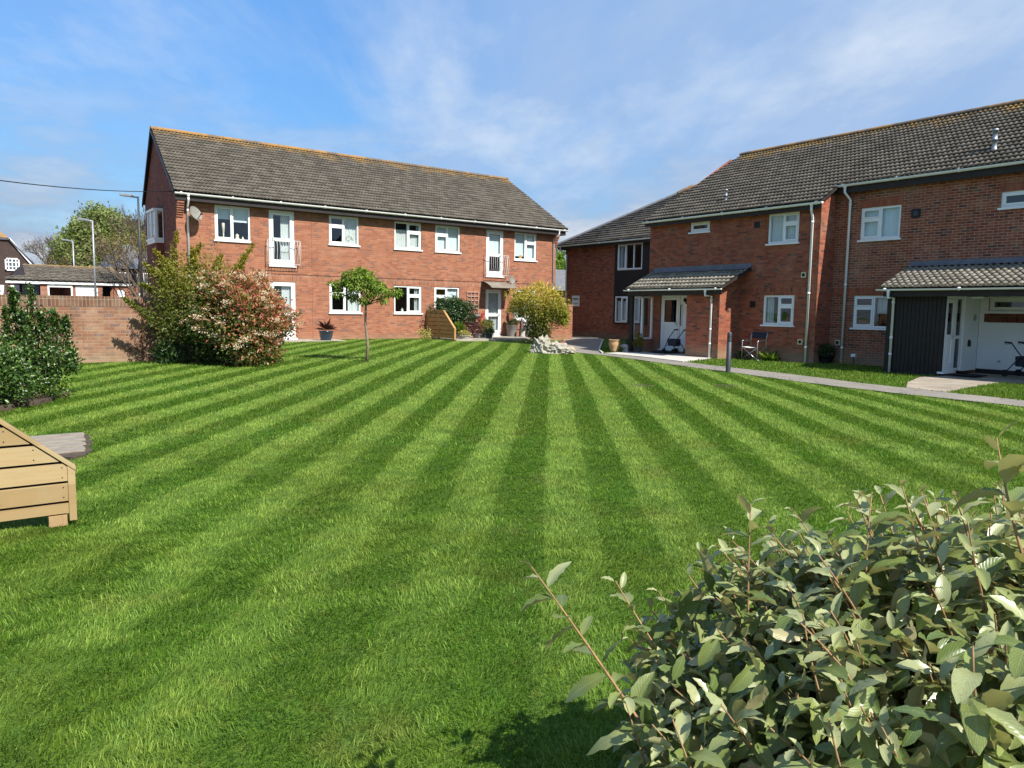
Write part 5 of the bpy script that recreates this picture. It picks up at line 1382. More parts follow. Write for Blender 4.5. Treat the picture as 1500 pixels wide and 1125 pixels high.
t = thing('bird_table', 'low stand with a flat dark top in front of the tall grey planter', 'stand', (20.35, 26.6, .315)); MB().box(20.14, 20.60, 26.45, 26.80, .62, .655).build('top', M['dkgrey'], t); MB().lathe((20.37, 26.62, .316), [(.16, 0), (.17, .03), (.13, .06), (.14, .30)], 14).build('pedestal', M['stone'], t)
t = thing('storage_box', 'pale square garden box on small feet by the patio window', 'box', (20.95, 26.95, .315)); MB().box(20.72, 21.18, 26.72, 27.10, .40, .82).build('body', M['stone'], t, bevel=.012); MB().box(20.69, 21.21, 26.69, 27.13, .823, .85).build('lid', M['white'], t, bevel=.008)
m = MB(); [m.tube([(x, y, .316), (x, y, .40)], .03, 8) for x in (20.79, 21.11) for y in (26.78, 27.04)]; m.build('foot', M['dark'], t)

# ---- crumpled sheets heaped at the lawn edge
from mathutils import noise as mn, Vector
def heap():
    t = thing('dust_sheet_heap', 'crumpled pale dust sheet heaped where lawn meets path', 'dust sheet', (17.0, 20.3, .05))
    def lump(c, rad, seed, mat, name, n=96, mz=56, rough=.17):
        V = []; F = []
        for i in range(mz+1):
            th = math.pi*.56*i/mz
            for j in range(n):
                a = 2*math.pi*j/n; d = Vector((math.sin(th)*math.cos(a), math.sin(th)*math.sin(a), math.cos(th)))
                q = d*1.6+Vector((seed, seed*.3, 0)); w_ = mn.noise(q*1.3)*2.2; f = 1+rough*(1.5*abs(mn.noise(q*1.1))-.3)+rough*.62*(1-2*abs(math.sin(q.x*3.1+q.z*2.3+w_+seed)))+rough*.40*(1-2*abs(math.sin(q.y*4.7-q.x*2.2+w_*1.6)))+rough*.22*(1-2*abs(math.sin(q.z*8.3+q.y*5.1+w_*2.3)))
                r_, f_ = d.x*rad[0]*f, d.y*rad[1]*f; v = np.array(c[:2])+RT*r_+FW*f_
                V.append((v[0], v[1], max(.012, c[2]+d.z*rad[2]*f)))
        for i in range(mz):
            for j in range(n): F.append((i*n+j, i*n+(j+1) % n, (i+1)*n+(j+1) % n, (i+1)*n+j))
        return mesh_np(name, np.array(V), np.array(F), M[mat], t, smooth=True)
    c0 = np.array((16.95, 20.3))
    def at(r, d): v = c0+RT*r+FW*d; return (v[0], v[1], .04)
    lump(at(-.42, .1), (.40, .46, .56), 3.1, 'sheet', 'sheet'); lump(at(.05, 0), (.50, .42, .36), 7.7, 'sheet', 'sheet'); lump(at(.40, -.05), (.36, .34, .24), 12.3, 'sheet', 'sheet')
    lump(at(.62, .0), (.15, .18, .22), 5.5, 'terracotta', 'pot', rough=.05); lump(at(.30, .2), (.20, .2, .40), 9.1, 'cardboard', 'bag', rough=.25); lump(at(-.78, -.1), (.12, .1, .1), 2.2, 'sheet', 'sheet')
heap()

# ---- bollard
t = thing('bollard', 'dark grey round topped bollard light on the lawn edge by the path', 'bollard', (15.93, 12.02, 0))
MB().lathe((15.93, 12.02, 0), [(.062, -.02), (.062, .78), (.058, .782), (.058, .79)], 20).build('post', M['dkgrey'], t)
m = MB()
for i in range(5): m.lathe((15.93, 12.02, .80+i*.034), [(.046, -.01), (.062, 0), (.062, .018), (.046, .026)], 20)
m.lathe((15.93, 12.02, .79), [(.045, 0), (.045, .18)], 16); m.build('louvre_head', M['dkgrey'], t)
MB().lathe((15.93, 12.02, .965), [(.062, 0), (.062, .03), (.055, .055), (.035, .078), (0, .088)], 20).build('cap', M['dkgrey'], t)

# ---- sunken covers in the turf
for x, y, lb in ((11.22, 10.7, 'rusty overgrown drain cover sunk in the lawn, the farther left of two'), (12.97, 9.85, 'overgrown drain cover sunk in the lawn, the nearer to the path of two')):
    z = float(gz(x, y)); t = thing('drain_cover', lb, 'drain cover', (x, y, z)); m = MB(); m.box(x-.24, x+.24, y-.20, y+.20, z-.02, z+.002); m.build('plate', M['soil'], t)
    m = MB(); m.box(x-.28, x+.28, y-.225, y-.202, z-.02, z+.004); m.build('frame', M['bark'], t)
# ---- rollators
def rollator(label, x, y, z, a, scale=1.):
    t = thing('rollator', label, 'walking frame', (x, y, z)); ca, sa = math.cos(a), math.sin(a)
    def p(u, v, w): return (x+(u*ca-v*sa)*scale, y+(u*sa+v*ca)*scale, z+w*scale)     # u forward, v sideways
    f = MB()
    for s in (-.26, .26):
        f.tube([p(.30, s, .10), p(.12, s, .52), p(-.12, s, .80), p(-.20, s, .90)], .014, 8)
        f.tube([p(-.30, s, .10), p(-.10, s, .34), p(.10, s, .55)], .014, 8)
        f.tube([p(-.10, s, .34), p(.22, s, .28)], .010, 8)
    f.tube([p(.12, -.26, .52), p(.12, .26, .52)], .011, 8); f.tube([p(-.02, -.26, .40), p(-.02, .26, .40)], .011, 8)
    f.build('frame', M['canvas'], t)
    for s in (-.26, .26):
        h = MB(); h.tube([p(-.18, s, .885), p(-.36, s, .895)], .022, 10); h.tube([p(-.20, s, .86), p(-.33, s, .845), p(-.36, s, .86)], .008, 6); h.build('handle', M['dark'], t)
        for u in (-.30, .30):
            w = MB(); c = p(u, s, .092)
            ax = np.array((-sa, ca, 0.)); w.tube([tuple(np.array(c)-ax*.018), tuple(np.array(c)+ax*.018)], .09*scale, 18); w.tube([tuple(np.array(c)-ax*.024), tuple(np.array(c)+ax*.024)], .04*scale, 10); w.build('wheel', M['rubber'], t)
    b = MB(); P = [p(u, v, w) for w in (.28, .55) for v in (-.23, .23) for u in ((-.08, .17) if w == .28 else (-.10, .19))]
    b.pts(P, [(0, 2, 3, 1), (4, 5, 7, 6), (0, 1, 5, 4), (2, 6, 7, 3), (0, 4, 6, 2), (1, 3, 7, 5)]); b.build('bag', M['canvas'], t, bevel=.03)
    return t
rollator('folded out navy rollator before the white front door of the left porch', 20.42, 17.75, .06, R(172), .95)
rollator('black rollator with a bag against the white porch wall', 20.85, 7.02, .06, R(255), .95)
# ---- folding chair by the wall
def chair():
    t = thing('folding_chair', 'folding director chair with navy back and pale seat against the shaded wall', 'chair', (20.62, 14.62, 0)); f = MB()
    y0, y1, x0, x1 = 14.30, 14.88, 20.40, 20.86
    for y in (y0, y1):
        f.tube([(x0, y, .02), (x0, y, .62), (x0+.03, y, .655), (x1-.05, y, .655), (x1, y, .62), (x1, y, .02)], .013, 8); f.tube([(x1-.02, y, .64), (x1+.05, y, .92)], .012, 8)
        f.tube([(x0, y, .03), (x1, y, .03)], .011, 6)
    for x in (x0, x1): f.tube([(x, y0, .04), (x, y1, .44)], .011, 8); f.tube([(x+.015, y1, .04), (x+.015, y0, .44)], .011, 8)
    f.build('frame', M['alu'], t)
    V = []; F = []
    for i in range(9):
        u = i/8
        for x in (x0, x1): V.append((x, y0+(y1-y0)*u, .445-.03*math.sin(math.pi*u)))
    F = [(2*i, 2*i+1, 2*i+3, 2*i+2) for i in range(8)]
    MB().pts(V, F, True).build('seat', M['net'], t)
    MB().pts([(x1-.005, y0-.01, .72), (x1-.005, y1+.01, .72), (x1+.045, y1+.01, .92), (x1+.045, y0-.01, .92), (x1+.012, y0-.01, .716), (x1+.012, y1+.01, .716), (x1+.062, y1+.01, .916), (x1+.062, y0-.01, .916)], [(0, 1, 2, 3), (7, 6, 5, 4), (0, 4, 5, 1), (2, 6, 7, 3), (0, 3, 7, 4), (1, 5, 6, 2)]).build('backrest', M['canvas'], t)
    for y in (y0, y1): MB().box(x0+.03, x1-.06, y-.025, y+.025, .668, .69).build('armrest', M['dark'], t)
chair()
g = G_(121)
t = thing('strap_leaved_plant', 'tuft of strappy green leaves beside the folding chair', 'plant', (20.8, 14.08, 0)); n = 70
a = g.uniform(0, 6.28, n); e = g.uniform(.7, 1.5, n); D = np.stack([np.cos(a)*np.cos(e), np.sin(a)*np.cos(e), np.sin(e)], 1)
leaves('foliage', np.tile((20.8, 14.08, 0.), (n, 1))+g.normal(size=(n, 3))*np.array((.07, .09, 0)), D, np.tile((0, 0, 1.), (n, 1))+g.normal(size=(n, 3))*.2, .36*(.6+.6*g.random(n)), .028, ML['mid'], t, g=g, droop=.3)
pot('potted_plant', 'dark tub of dusty green leaves between the two drainpipes', 21.55, 12.62, 0, .24, .26, 'dark', 'dark', .30, .30, 122, up=.5, n=60)
shrub('ground_plant', 'small dark plant at the foot of the lit porch wall', 'plant', (20.9, 15.25, .10), (.16, .2, .14), ML['dark'], 25, 9, .04, .07, .03, 123, stem=None, base=0)
t = thing('garden_light', 'small white solar light on a stake below the right ground floor window', 'lamp', (21.6, 11.75, 0)); MB().tube([(21.6, 11.75, 0), (21.6, 11.75, .26)], .012, 8).build('stake', M['dark'], t); MB().box(21.55, 21.65, 11.68, 11.82, .26, .35).build('lamp_head', M['white'], t, bevel=.006)
shrub('ground_plant', 'little pale flowered plant by the solar light stake', 'plant', (21.55, 12.02, .08), (.10, .14, .09), ML['yellow'], 10, 8, .03, .05, .02, 124, stem=None, base=0)
# ---- porch ornaments
t = thing('garden_urn', 'tan terracotta urn beside the kerb of the path', 'urn', (19.35, 19.72, .03)); MB().lathe((19.35, 19.72, .02), [(.12, 0), (.155, .03), (.15, .08), (.19, .22), (.215, .32), (.19, .40), (.20, .43), (.22, .44), (.22, .47), (.17, .47), (.16, .40), (0, .38)], 24).build('urn', M['terracotta'], t)
t = thing('goose_ornament', 'stone goose ornament with raised neck between urn and porch', 'ornament', (19.95, 19.72, .03)); gx, gy = 19.92, 19.66
def gp(r, z, w=0): v = np.array((gx, gy))+RT*r+FW*w; return (v[0], v[1], z)
MB().tube([gp(-.24, .25), gp(-.17, .23), gp(-.05, .21), gp(.06, .22), gp(.11, .30), gp(.115, .42), gp(.12, .52), gp(.17, .545), gp(.215, .525)], [.012, .06, .115, .11, .062, .042, .04, .046, .014], 14).build('goose', M['stone'], t)
MB().lathe((gx, gy, .03), [(.15, 0), (.15, .05), (.10, .08), (.09, .16), (.05, .17)], 16).build('plinth', M['stone'], t)
pot('potted_plant', 'shiny dark purple pot with low leaves at the porch corner', 20.05, 19.55, .05, .15, .25, 'purple', 'dark', .16, .15, 126)
t = pot('potted_plant', 'small golden conifer in a dark pot in front of the glazed screen', 19.98, 19.10, .05, .15, .20, 'dkgrey', None, .1, .1, 127); g = G_(127)
P, d = clustered(70, 12, (19.98, 19.10, .44), (.16, .16, .30), g, .03, lump=.1); P[:, :2] = np.array((19.98, 19.10))+(P[:, :2]-np.array((19.98, 19.10)))*np.clip(1.25-(P[:, 2:3]-.2)*1.3, .15, 1.2); leaves('foliage', P, rdir(d, g, .4, 1.), d+np.array((0, 0, .3)), .07, .022, ML['gold'], t, g=g)
MB().lathe((20.35, 19.35, .57), [(.0, 0), (.07, .0), (.09, .13), (.06, .14)], 12); 
tag(MB().prism([(20.2, 17.95), (20.95, 17.95), (20.95, 18.95), (20.2, 18.95)], 'z', .066, .085).build('door_mat', M['mat']), 'black door mat under the rollator at the left front door', 'mat')
tag(MB().prism([(20.0, 7.75), (20.75, 7.75), (20.75, 8.40), (20.0, 8.40)], 'z', .046, .062).build('door_mat', M['mat']), 'black door mat at the door beside the boarded lobby', 'mat')
# ---- notice on the far wing
t = thing('notice_board', 'white wall notice with two lines of small dark lettering on the far wing', 'sign', (26.44, 30.02, 1.76)); MB().box(26.47, 26.497, 29.72, 30.32, 1.76, 2.33).build('panel', M['white'], t, bevel=.004)
g = G_(131); m = MB()
for z, s, wd in ((2.17, .05, .46), (2.11, .03, .40), (1.90, .035, .32)):
    y = 30.02+wd/2
    while y > 30.02-wd/2:
        l = .02+.035*g.random(); m.box(26.466, 26.47, y-l, y, z-s/2, z+s/2); y -= l+.012
m.build('lettering', M['dkgrey'], t)

# ---- things on the window sills
def cyl(name, label, cat, x, y, z, prof, mat): tag(MB().lathe((x, y, z), prof, 14).build(name, M[mat]), label, cat)
cyl('candlestick', 'tall pale candle on a stand inside the window nearest the gable', 'candle', 7.66, 27.86, 3.87, [(.07, 0), (.02, .05), (.03, .3), (.05, .42), (.055, .43), (.05, .62), (0, .63)], 'candle')
cyl('figurine', 'pale round figurine on the sill of the window nearest the gable', 'figurine', 8.14, 27.86, 3.87, [(.08, 0), (.09, .10), (.05, .16), (.07, .22), (.0, .28)], 'candle')
cyl('figurine', 'small pointed figurine at the right of the sill nearest the gable', 'figurine', 8.34, 27.86, 3.87, [(.05, 0), (.05, .10), (.0, .20)], 'candle')
cyl('picture_frame', 'small tan ornament on the sill of the last upper window', 'ornament', 21.02, 27.82, 3.84, [(.09, 0), (.09, .2), (.04, .24), (0, .25)], 'terracotta')
cyl('vase', 'white vase on the sill of the middle ground floor window', 'vase', 14.86, 27.86, 1.33, [(.04, 0), (.06, .12), (.03, .2), (.05, .22)], 'flower_white')
g = G_(141); t = thing('flower_vase', 'vase of white flowers in the second upper window', 'flowers', (12.45, 27.86, 3.99)); MB().lathe((12.45, 27.86, 3.99), [(.04, 0), (.07, .1), (.04, .18)], 12).build('vase', M['stone'], t)
P, d = clustered(16, 9, (12.45, 27.84, 4.28), (.16, .06, .12), g, .03); leaves('petal', P, rdir(d, g), d+np.array((0, -.5, .3)), .06, .05, M['flower_white'], t, g=g)

# ================================================================== BEYOND THE GARDEN WALL
def street_lamp(label, x, y, z, H, arm, mat):
    t = thing('street_lamp', label, 'street lamp', (x, y, z), 'street lamps beyond the garden wall')
    MB().tube([(x, y, z), (x, y, z+1.2)], .075, 12).tube([(x, y, z+1.2), (x, y, z+H)], [.046, .034], 10).build('pole', M[mat], t)
    v = -RT*arm
    MB().tube([(x, y, z+H-.03), (x+v[0]*.5, y+v[1]*.5, z+H+.01)], .03, 8).build('arm', M[mat], t)
    m = MB(); c = np.array((x, y, z+H)); a = c+np.array((*(v*.35), .02)); e = c+np.array((*v, .06))
    m.beam(a, e, .22, .09); m.build('lantern', M['galv'], t, bevel=.02)
street_lamp('tall dark street lamp close to the gable of the brick block', 5.28, 29.95, .3, 5.12, .62, 'dkgrey')
street_lamp('grey street lamp in front of the big round tree', 4.85, 38.25, .3, 4.95, .62, 'galv')
street_lamp('slender grey street lamp farthest along the road', 5.38, 50.8, .3, 4.9, .62, 'galv')
b = MB(); p0 = np.array((-6.5, 11.2, 4.05)); p1 = np.array((6.09, 28.3, 5.5))
b.tube([p0+(p1-p0)*u+np.array((0, 0, -.55*4*u*(1-u))) for u in np.linspace(0, 1, 24)], .013, 6)
tag(b.build('overhead_cable', M['dark']), 'dark overhead cable running in to the gable of the brick block', 'cable')

# house with the brown hung tiles
H = thing('house', 'brown tile hung gabled house with white ground floor at the far end of the garages', 'house', (-1, 52, .3))
MB().prism([(-7, 2.55), (3.15, 2.55), (3.15, 3.72), (2.25, 4.98), (-7, 4.98)], 'y', 50, 58).build('wall', M['brownhang'], H)
MB().box(-7, 2.6, 50.05, 57.9, .2, 2.55).build('wall', M['render'], H)
b = MB(); b.beam((3.22, 49.92, 3.70), (2.25, 49.92, 5.06), .1, .045, (0, 1, 0)); b.beam((2.28, 49.92, 5.05), (-7, 49.92, 5.05), .1, .045, (0, 1, 0)); b.build('bargeboard', M['white'], H)
o = MB().pts([(3.4, 49.8, 3.66), (3.4, 58.2, 3.66), (2.2, 58.2, 5.1), (2.2, 49.8, 5.1), (.9, 51.5, 6.4), (.9, 57, 6.4), (-7, 49.8, 5.1), (-7, 51.5, 6.6)], [(0, 1, 2, 3), (3, 2, 5, 4), (3, 4, 7, 6)]).build('roof', M['ridge'], H)
def grid_window(parent, x0, x1, z0, z1, y, nx, nz):
    f = MB(); w = .07
    for q in ((x0, x0+w, z0, z1), (x1-w, x1, z0, z1), (x0, x1, z0, z0+w), (x0, x1, z1-w, z1)): f.box(q[0], q[1], y-.05, y+.02, q[2], q[3])
    for i in range(1, nx): f.box(x0+(x1-x0)*i/nx-.025, x0+(x1-x0)*i/nx+.025, y-.045, y+.02, z0+w, z1-w)
    for i in range(1, nz): f.box(x0+w, x1-w, y-.046, y+.02, z0+(z1-z0)*i/nz-.025, z0+(z1-z0)*i/nz+.025)
    o = f.build('window', M['white'], parent); MB().pts([(x0, y-.012, z0), (x1, y-.012, z0), (x1, y-.012, z1), (x0, y-.012, z1)], [(0, 1, 2, 3)]).build('pane', M['carblue'], o)
grid_window(H, 1.98, 2.66, 3.30, 4.0, 49.98, 4, 3); grid_window(H, 1.2, 1.75, 1.1, 2.2, 50.0, 2, 3)
MB().box(3.12, 3.2, 49.9, 49.98, .2, 3.7).build('downpipe', M['gutter'], H)
# garage row
Gr = thing('garage_block', 'low row of brick garages with a tiled roof and one white door', 'garage', (5, 47, .3)); y = 46.0
b = MB()
for x0, x1 in ((3.30, 3.62), (5.95, 6.18), (6.72, 7.9), (1.9, 2.0)): b.box(x0, x1, y, y+.2, .2, 2.55)
b.box(1.9, 7.9, 50.6, 50.8, .2, 2.6); b.box(7.7, 7.9, y+.2, 50.6, .2, 2.55); b.box(4.76, 4.90, y+.02, 50.6, .2, 2.55); b.box(1.9, 2.0, y+.2, 50.6, .2, 2.55); b.build('wall', M['hbrick'], Gr)
MB().box(6.9, 7.25, y-.02, y, .2, 2.3).build('wall', M['render'], Gr)
b = MB()
for q in ((3.62, 3.70, .2, 2.5), (4.68, 4.76, .2, 2.5), (3.70, 4.68, 2.38, 2.5)): b.box(q[0], q[1], y-.03, y+.1, q[2], q[3])
b.build('door_frame', M['white'], Gr)
b = MB(); b.box(4.90, 5.95, y+.02, y+.06, .2, 2.48)
for i in range(6): b.box(4.90, 5.95, y+.008, y+.02, .30+i*.36, .58+i*.36)
b.build('garage_door', M['garagedoor'], Gr)
MB().box(2.55, 3.28, y+.5, y+.55, .2, 2.5).build('garage_door', M['carblue'], Gr); 
b = MB(); b.box(6.18, 6.72, y+1.2, y+1.25, .2, 2.5); b.build('garage_door', M['dark'], Gr)  # dark sheet in place of the shade inside an open bay, no door
b = MB(); b.box(1.8, 7.6, y-.12, y-.05, 2.54, 2.68); b.build('fascia', M['white'], Gr)
tiles('roof', 'tile', Gr, (0, 48.6, 3.66), (1, 0, 0), (0, -2.8, -.95), 0, lambda s: 2.7-.9*(s > 2.2)*1., lambda s: 7.0+.65*s/2.95, .1, 2.96, gauge=.3, pitch=.3, amp=.03)
MB().pts([(1.8, 45.85, 2.68), (7.7, 45.85, 2.68), (7.0, 48.6, 3.62), (2.7, 48.6, 3.62)], [(0, 1, 2, 3)]).pts([(2.7, 48.6, 3.62), (7.0, 48.6, 3.62), (7.7, 51, 2.7), (1.8, 51, 2.7)], [(0, 1, 2, 3)]).build('roof_deck', M['fascia'], Gr)
# houses on the right behind the trees
H2 = thing('house', 'dark brick house behind the bare trees beside the gable', 'house', (11, 60, .3))
MB().prism([(8.4, .2), (15, .2), (15, 4.1), (8.4, 4.1)], 'y', 58, 65).build('wall', M['brownhang'], H2)
o = MB().pts([(8.1, 57.7, 4.0), (15.4, 57.7, 4.0), (15.4, 61.5, 6.0), (9.4, 61.5, 5.9), (8.1, 65.4, 4.0), (15.4, 65.4, 4.0)], [(0, 1, 2, 3), (3, 2, 5, 4), (0, 3, 4)]).build('roof', M['lead'], H2)
for x in (8.75, 9.95, 11.0): grid_window(H2, x, x+.85, 2.95, 3.75, 57.97, 2, 1); 
for x in (9.7, 10.7): grid_window(H2, x, x+.8, 1.2, 2.3, 57.97, 2, 1)
MB().box(8.6, 9.5, 57.8, 57.98, .2, 2.3).build('porch_wall', M['render'], H2)
H3 = thing('house', 'pale house roof glimpsed in the gap between the two brick blocks', 'house', (40, 47, .2))
MB().box(37, 44, 46, 52, 0, 3.2).build('wall', M['hbrick'], H3)
MB().pts([(36.5, 45.5, 3.1), (44.5, 45.5, 3.1), (44.5, 49, 5.0), (38.2, 49, 5.0), (36.5, 52.5, 3.1), (44.5, 52.5, 3.1)], [(0, 1, 2, 3), (3, 2, 5, 4), (0, 3, 4)]).build('roof', M['lead'], H3)
# parked cars
def car(label, x, y, a, mat):
    t = thing('parked_car', label, 'car', (x, y, .3)); ca, sa = math.cos(a), math.sin(a)
    def p(u, v, w): return (x+u*ca-v*sa, y+u*sa+v*ca, .3+w)
    prof = [(-2.0, .35, .80), (-2.02, .62, .82), (-1.85, .88, .80), (-1.2, .95, .80), (1.0, .95, .80), (1.75, .88, .78), (2.0, .68, .72), (2.02, .35, .72)]
    m = MB(); n = len(prof); P = [p(u, s*hw, w) for s in (-1, 1) for u, w, hw in prof]
    m.pts(P, [tuple(range(n-1, -1, -1)), tuple(range(n, 2*n))]+[(i, (i+1) % n, (i+1) % n+n, i+n) for i in range(n)]); m.build('body', M[mat], t, bevel=.06)
    cab = [(-1.75, .93, .74), (-1.25, 1.42, .60), (-.2, 1.50, .60), (.55, 1.40, .60), (1.25, .94, .74)]; n = len(cab); m = MB(); P = [p(u, s*hw, w) for s in (-1, 1) for u, w, hw in cab]
    m.pts(P, [tuple(range(n-1, -1, -1)), tuple(range(n, 2*n))]+[(i, i+1, i+1+n, i+n) for i in range(n-1)]); m.build('cabin_glass', M['carblue'] if mat != 'carblue' else M['dkgrey'], t, bevel=.03)
    m = MB(); P = [p(u, s*.615, w) for s in (-1, 1) for u, w in ((-1.22, 1.44), (-.2, 1.53), (.55, 1.43))]; m.pts(P, [(0, 1, 4, 3), (1, 2, 5, 4)])
    for s in (-1, 1):
        for u0, w0, u1, w1 in ((-1.75, .93, -1.25, 1.44), (.55, 1.42, 1.25, .94), (-.3, .93, -.3, 1.5)): m.tube([p(u0, s*.745, w0), p(u1, s*.61, w1)], .035, 6)
    m.build('roof', M[mat], t)
    for u in (-1.3, 1.3):
        for s in (-.72, .72):
            w = MB(); c = np.array(p(u, s, .32)); ax = np.array((-sa, ca, 0)); w.tube([c-ax*.1, c+ax*.1], .32, 18); o = w.build('wheel', M['rubber'], t); r = MB(); r.tube([c-ax*.11, c+ax*.11], .19, 14); r.build('rim', M['galv'], o)
    for s in (-.6, .6):
        m = MB(); c = p(2.0, s, .72); m.lathe(c, [(0, .08), (.09, 0), (0, -.08)], 10); m.build('headlight', M['glass'], t)
    return t
car('blue grey parked car in front of the garages', 2.35, 42.9, R(-60), 'carblue'); car('silver parked car behind the wall near the gable', 6.35, 38.6, R(20), 'carsilver')

# ================================================================== DISTANT TREES
def branch_tree(name, label, x, y, z, H, spread, seed, mat, levels=6, r0=.16, leaf=None, nleaf=0, ll=.12, group=None, lean=.5, trunk=.28):
    g = G_(seed); t = thing(name, label, 'tree', (x, y, z), group); tr = MB(); tw = MB(); tips = []
    def grow(p, d, L, r, k):
        q = p+d*L; bend = p+d*L*.5+g.normal(size=3)*L*.05
        (tr if k < 2 else tw).tube([p, bend, q], [r, r*.85, r*.68], 6 if k < 2 else 4, cap=False)
        if k >= levels: tips.append(q); return
        nb = 2 if k == 0 or g.random() < .45 else 3
        if k == 0: nb = 4
        for i in range(nb):
            nd = unit(d+g.normal(size=3)*np.array((lean, lean, lean*.55))+np.array((0, 0, .16))); grow(q, nd, L*(.62+.22*g.random()), r*(.60+.1*g.random()), k+1)
        if k > 2: tips.append(q)
    grow(np.array((x, y, z)), np.array((0, 0, 1.)), H*trunk, r0, 0)
    tr.build('trunk', M['bark'], t); tw.build('crown', M['bark'], t)
    if leaf and nleaf:
        T = np.array(tips); P = T[g.integers(0, len(T), nleaf)]+g.normal(size=(nleaf, 3))*.22
        leaves('foliage', P, g.normal(size=(nleaf, 3)), g.normal(size=(nleaf, 3))+np.array((0, -.4, .8)), ll*(.6+.8*g.random(nleaf)), ll*.6, ML[leaf], t, g=g)
    return t
def leafy_tree(label, x, y, z, c, rad, seed, mat, n, L, W, lump=.18, name='broadleaf_tree', group=None):
    g = G_(seed); t = thing(name, label, 'tree', (x, y, z), group); c = np.array(c, float); rad = np.array(rad)
    P, d = clustered(n//14, 14, c, rad, g, rad.mean()*.075, inner=.35, seed=seed, lump=lump); n = len(P)
    leaves('crown', P, rdir(d, g, .8, .1), unit(d+g.normal(size=(n, 3))*.6+np.array((0, 0, .4))), L*(.6+.8*g.random(n)), W*(.6+.8*g.random(n)), ML[mat], t, g=g, rnd=np.clip(.25+.55*g.random(n)+.2*np.sin(P[:, 0]*1.9+P[:, 2]*2.3), 0, 1))
    m = MB(); m.tube([(x, y, z), (x, y, c[2])], [rad[0]*.07+.1, .1], 8)
    for i in range(9):
        q, _ = cloud(1, c, rad*.7, g); m.tube([(x, y, z+(c[2]-z)*.5), (np.array((x, y, c[2]))+q[0])/2, q[0]], [.16, .09, .03], 5, cap=False)
    m.build('trunk', M['bark'], t); return t
leafy_tree('big round tree in fresh spring leaf behind the garages', 9.6, 70, .2, (9.6, 70, 4.9), (3.35, 3.0, 4.2), 151, 'chestnut', 42000, .26, .17, lump=.10)
branch_tree('bare_tree', 'bare winter tree against the sky above the house at the far left', 6.4, 82.5, .2, 9.3, 4, 152, 'bark', 8, .22, lean=.42, trunk=.22, leaf='bud', nleaf=1500, ll=.10)
branch_tree('budding_tree', 'thin budding tree in front of the white garage wall', 7.3, 46.0-4, .3, 5.6, 3, 153, 'bark', 6, .085, leaf='bud', nleaf=900, ll=.10, lean=.40, trunk=.25)
branch_tree('budding_tree', 'budding tree with bronze leaves beside the dark lamp post', 8.1, 44.5, .3, 6.3, 3, 154, 'bark', 6, .08, leaf='gold', nleaf=1400, ll=.10, lean=.42, trunk=.24)
branch_tree('bare_tree', 'bare tree with fine twigs right behind the gable bay window', 9.7, 56.5, .3, 9.2, 3, 155, 'bark', 7, .13, lean=.36, trunk=.24)
branch_tree('budding_tree', 'low budding tree left of the garages roof edge', 5.9, 47.8+8, .3, 5.0, 2, 156, 'bark', 5, .07, leaf='gold', nleaf=500, ll=.10)
leafy_tree('leafy green tree seen in the gap between the brick blocks', 42.2, 52.2, .2, (42.2, 52.2, 4.6), (2.6, 2.4, 2.6), 157, 'mid', 5000, .34, .2)
leafy_tree('mid green tree behind the right brick block gap', 39.6, 49.8, .2, (39.8, 50.6, 3.6), (1.5, 1.5, 1.9), 158, 'mid', 2500, .3, .18)

# ================================================================== SKY, SUN, CAMERA
SUN_EL, SUN_DIR = R(47), np.array((.137, -.9906))
w = bpy.data.worlds.new('World'); scene.world = w; w.use_nodes = True
k = NT(w.node_tree); bg = w.node_tree.nodes['Background']
sky = k.add('ShaderNodeTexSky', sky_type='NISHITA'); sky.sun_disc = False; sky.sun_elevation = SUN_EL
sky.sun_rotation = math.atan2(SUN_DIR[0], SUN_DIR[1]); sky.altitude = 20; sky.air_density = 1.15; sky.dust_density = .3; sky.ozone_density = 2.2
gen = k.add('ShaderNodeTexCoord').outputs['Generated']; q = k.xyz(gen)
zz = k.math('ADD', k.math('MAXIMUM', q[2], 0.), .12)
# wispy high cloud on a flat layer overhead: streaks fan out from the horizon
cx = k.math('DIVIDE', q[0], zz); cy = k.math('DIVIDE', q[1], zz)
u = k.math('ADD', k.math('MULTIPLY', cx, .803), k.math('MULTIPLY', cy, -.596)); v = k.math('ADD', k.math('MULTIPLY', cx, .596), k.math('MULTIPLY', cy, .803))
vec = k.comb(k.math('MULTIPLY', u, .75), k.math('MULTIPLY', v, .26), 3.7)
n1 = k.noise(vec, 1.0, 6, .62); n2 = k.noise(k.comb(k.math('MULTIPLY', u, 1.6), k.math('MULTIPLY', v, .9), 8.2), 1.3, 6, .6)
n1.node.inputs['Distortion'].default_value = .6
side = k.rmap(u, -1.4, 1.2, -.17, .16)
veil = k.rmap(k.math('ADD', n1, side), .30, .68, 0., .92)
wisp = k.math('MULTIPLY', k.rmap(n2, .48, .70), k.rmap(n1, .36, .60, .12, .85))
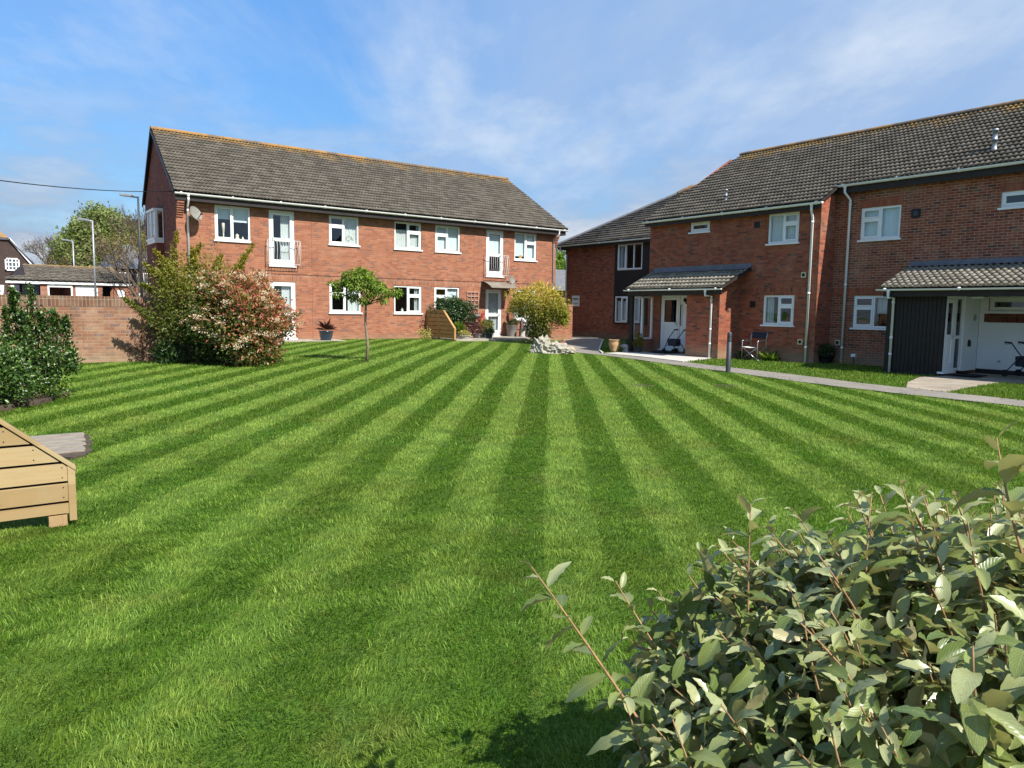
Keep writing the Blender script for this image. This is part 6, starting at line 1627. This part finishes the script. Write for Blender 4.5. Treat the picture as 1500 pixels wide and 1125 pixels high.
# low cumulus bank near the horizon
n3 = k.noise(k.comb(k.math('MULTIPLY', q[0], 5.), k.math('MULTIPLY', q[1], 5.), k.math('MULTIPLY', q[2], 15.)), 1., 5, .58)
bank = k.math('MULTIPLY', k.rmap(k.math('ADD', n3, k.rmap(u, -2.5, -.5, .10, 0.)), .49, .64, 0., .9), k.rmap(q[2], .08, .27, 1., 0.))
cloudc = k.mix(k.rmap(n3, .5, .75), (2.1, 2.6, 3.6), (4.6, 4.8, 5.1))
c = k.mix(1., sky.outputs[0], k.mix(k.rmap(q[2], .0, .42), (.37, .46, .575), (.62, .985, 1.30)), 'MULTIPLY')
c = k.mix(veil, c, (2.45, 3.35, 4.9))
c = k.mix(k.math('MULTIPLY', wisp, .8), c, (4.3, 4.9, 5.7))
c = k.mix(bank, c, cloudc)
k.put(bg.inputs[0], c); bg.inputs[1].default_value = .10
sl = bpy.data.lights.new('sun', 'SUN'); sl.energy = 4.7; sl.angle = R(.53); sl.color = (1., .955, .88)
so = bpy.data.objects.new('sun', sl); COL.objects.link(so)
from mathutils import Matrix
sd = Vector((SUN_DIR[0]*math.cos(SUN_EL), SUN_DIR[1]*math.cos(SUN_EL), math.sin(SUN_EL)))
so.rotation_euler = sd.to_track_quat('Z', 'Y').to_euler(); so.location = (0, -20, 30)
PITCH, ROLL = .100931638, .013944
cam = bpy.data.cameras.new('camera'); co = bpy.data.objects.new('camera', cam); COL.objects.link(co)
Rv = Vector((RT[0], RT[1], 0)); fwd = Vector((FW[0]*math.cos(PITCH), FW[1]*math.cos(PITCH), -math.sin(PITCH))); up = Rv.cross(fwd)
cr, sr = math.cos(ROLL), math.sin(ROLL)
right = Rv*cr+up*sr; upv = up*cr-Rv*sr; back = -fwd
co.matrix_world = Matrix(((right.x, upv.x, back.x, 0), (right.y, upv.y, back.y, 0), (right.z, upv.z, back.z, 1.55), (0, 0, 0, 1)))
cam.sensor_width = 36; cam.lens = 36*1080/1500; cam.clip_end = 2000; cam.clip_start = .05
scene.camera = co
vs = scene.view_settings; vs.view_transform = 'Standard'; vs.look = 'None'; vs.exposure = .75; vs.gamma = 1
scene.cycles.use_denoising = True; scene.cycles.max_bounces = 8; scene.cycles.transparent_max_bounces = 12
scene.cycles.sample_clamp_indirect = 6
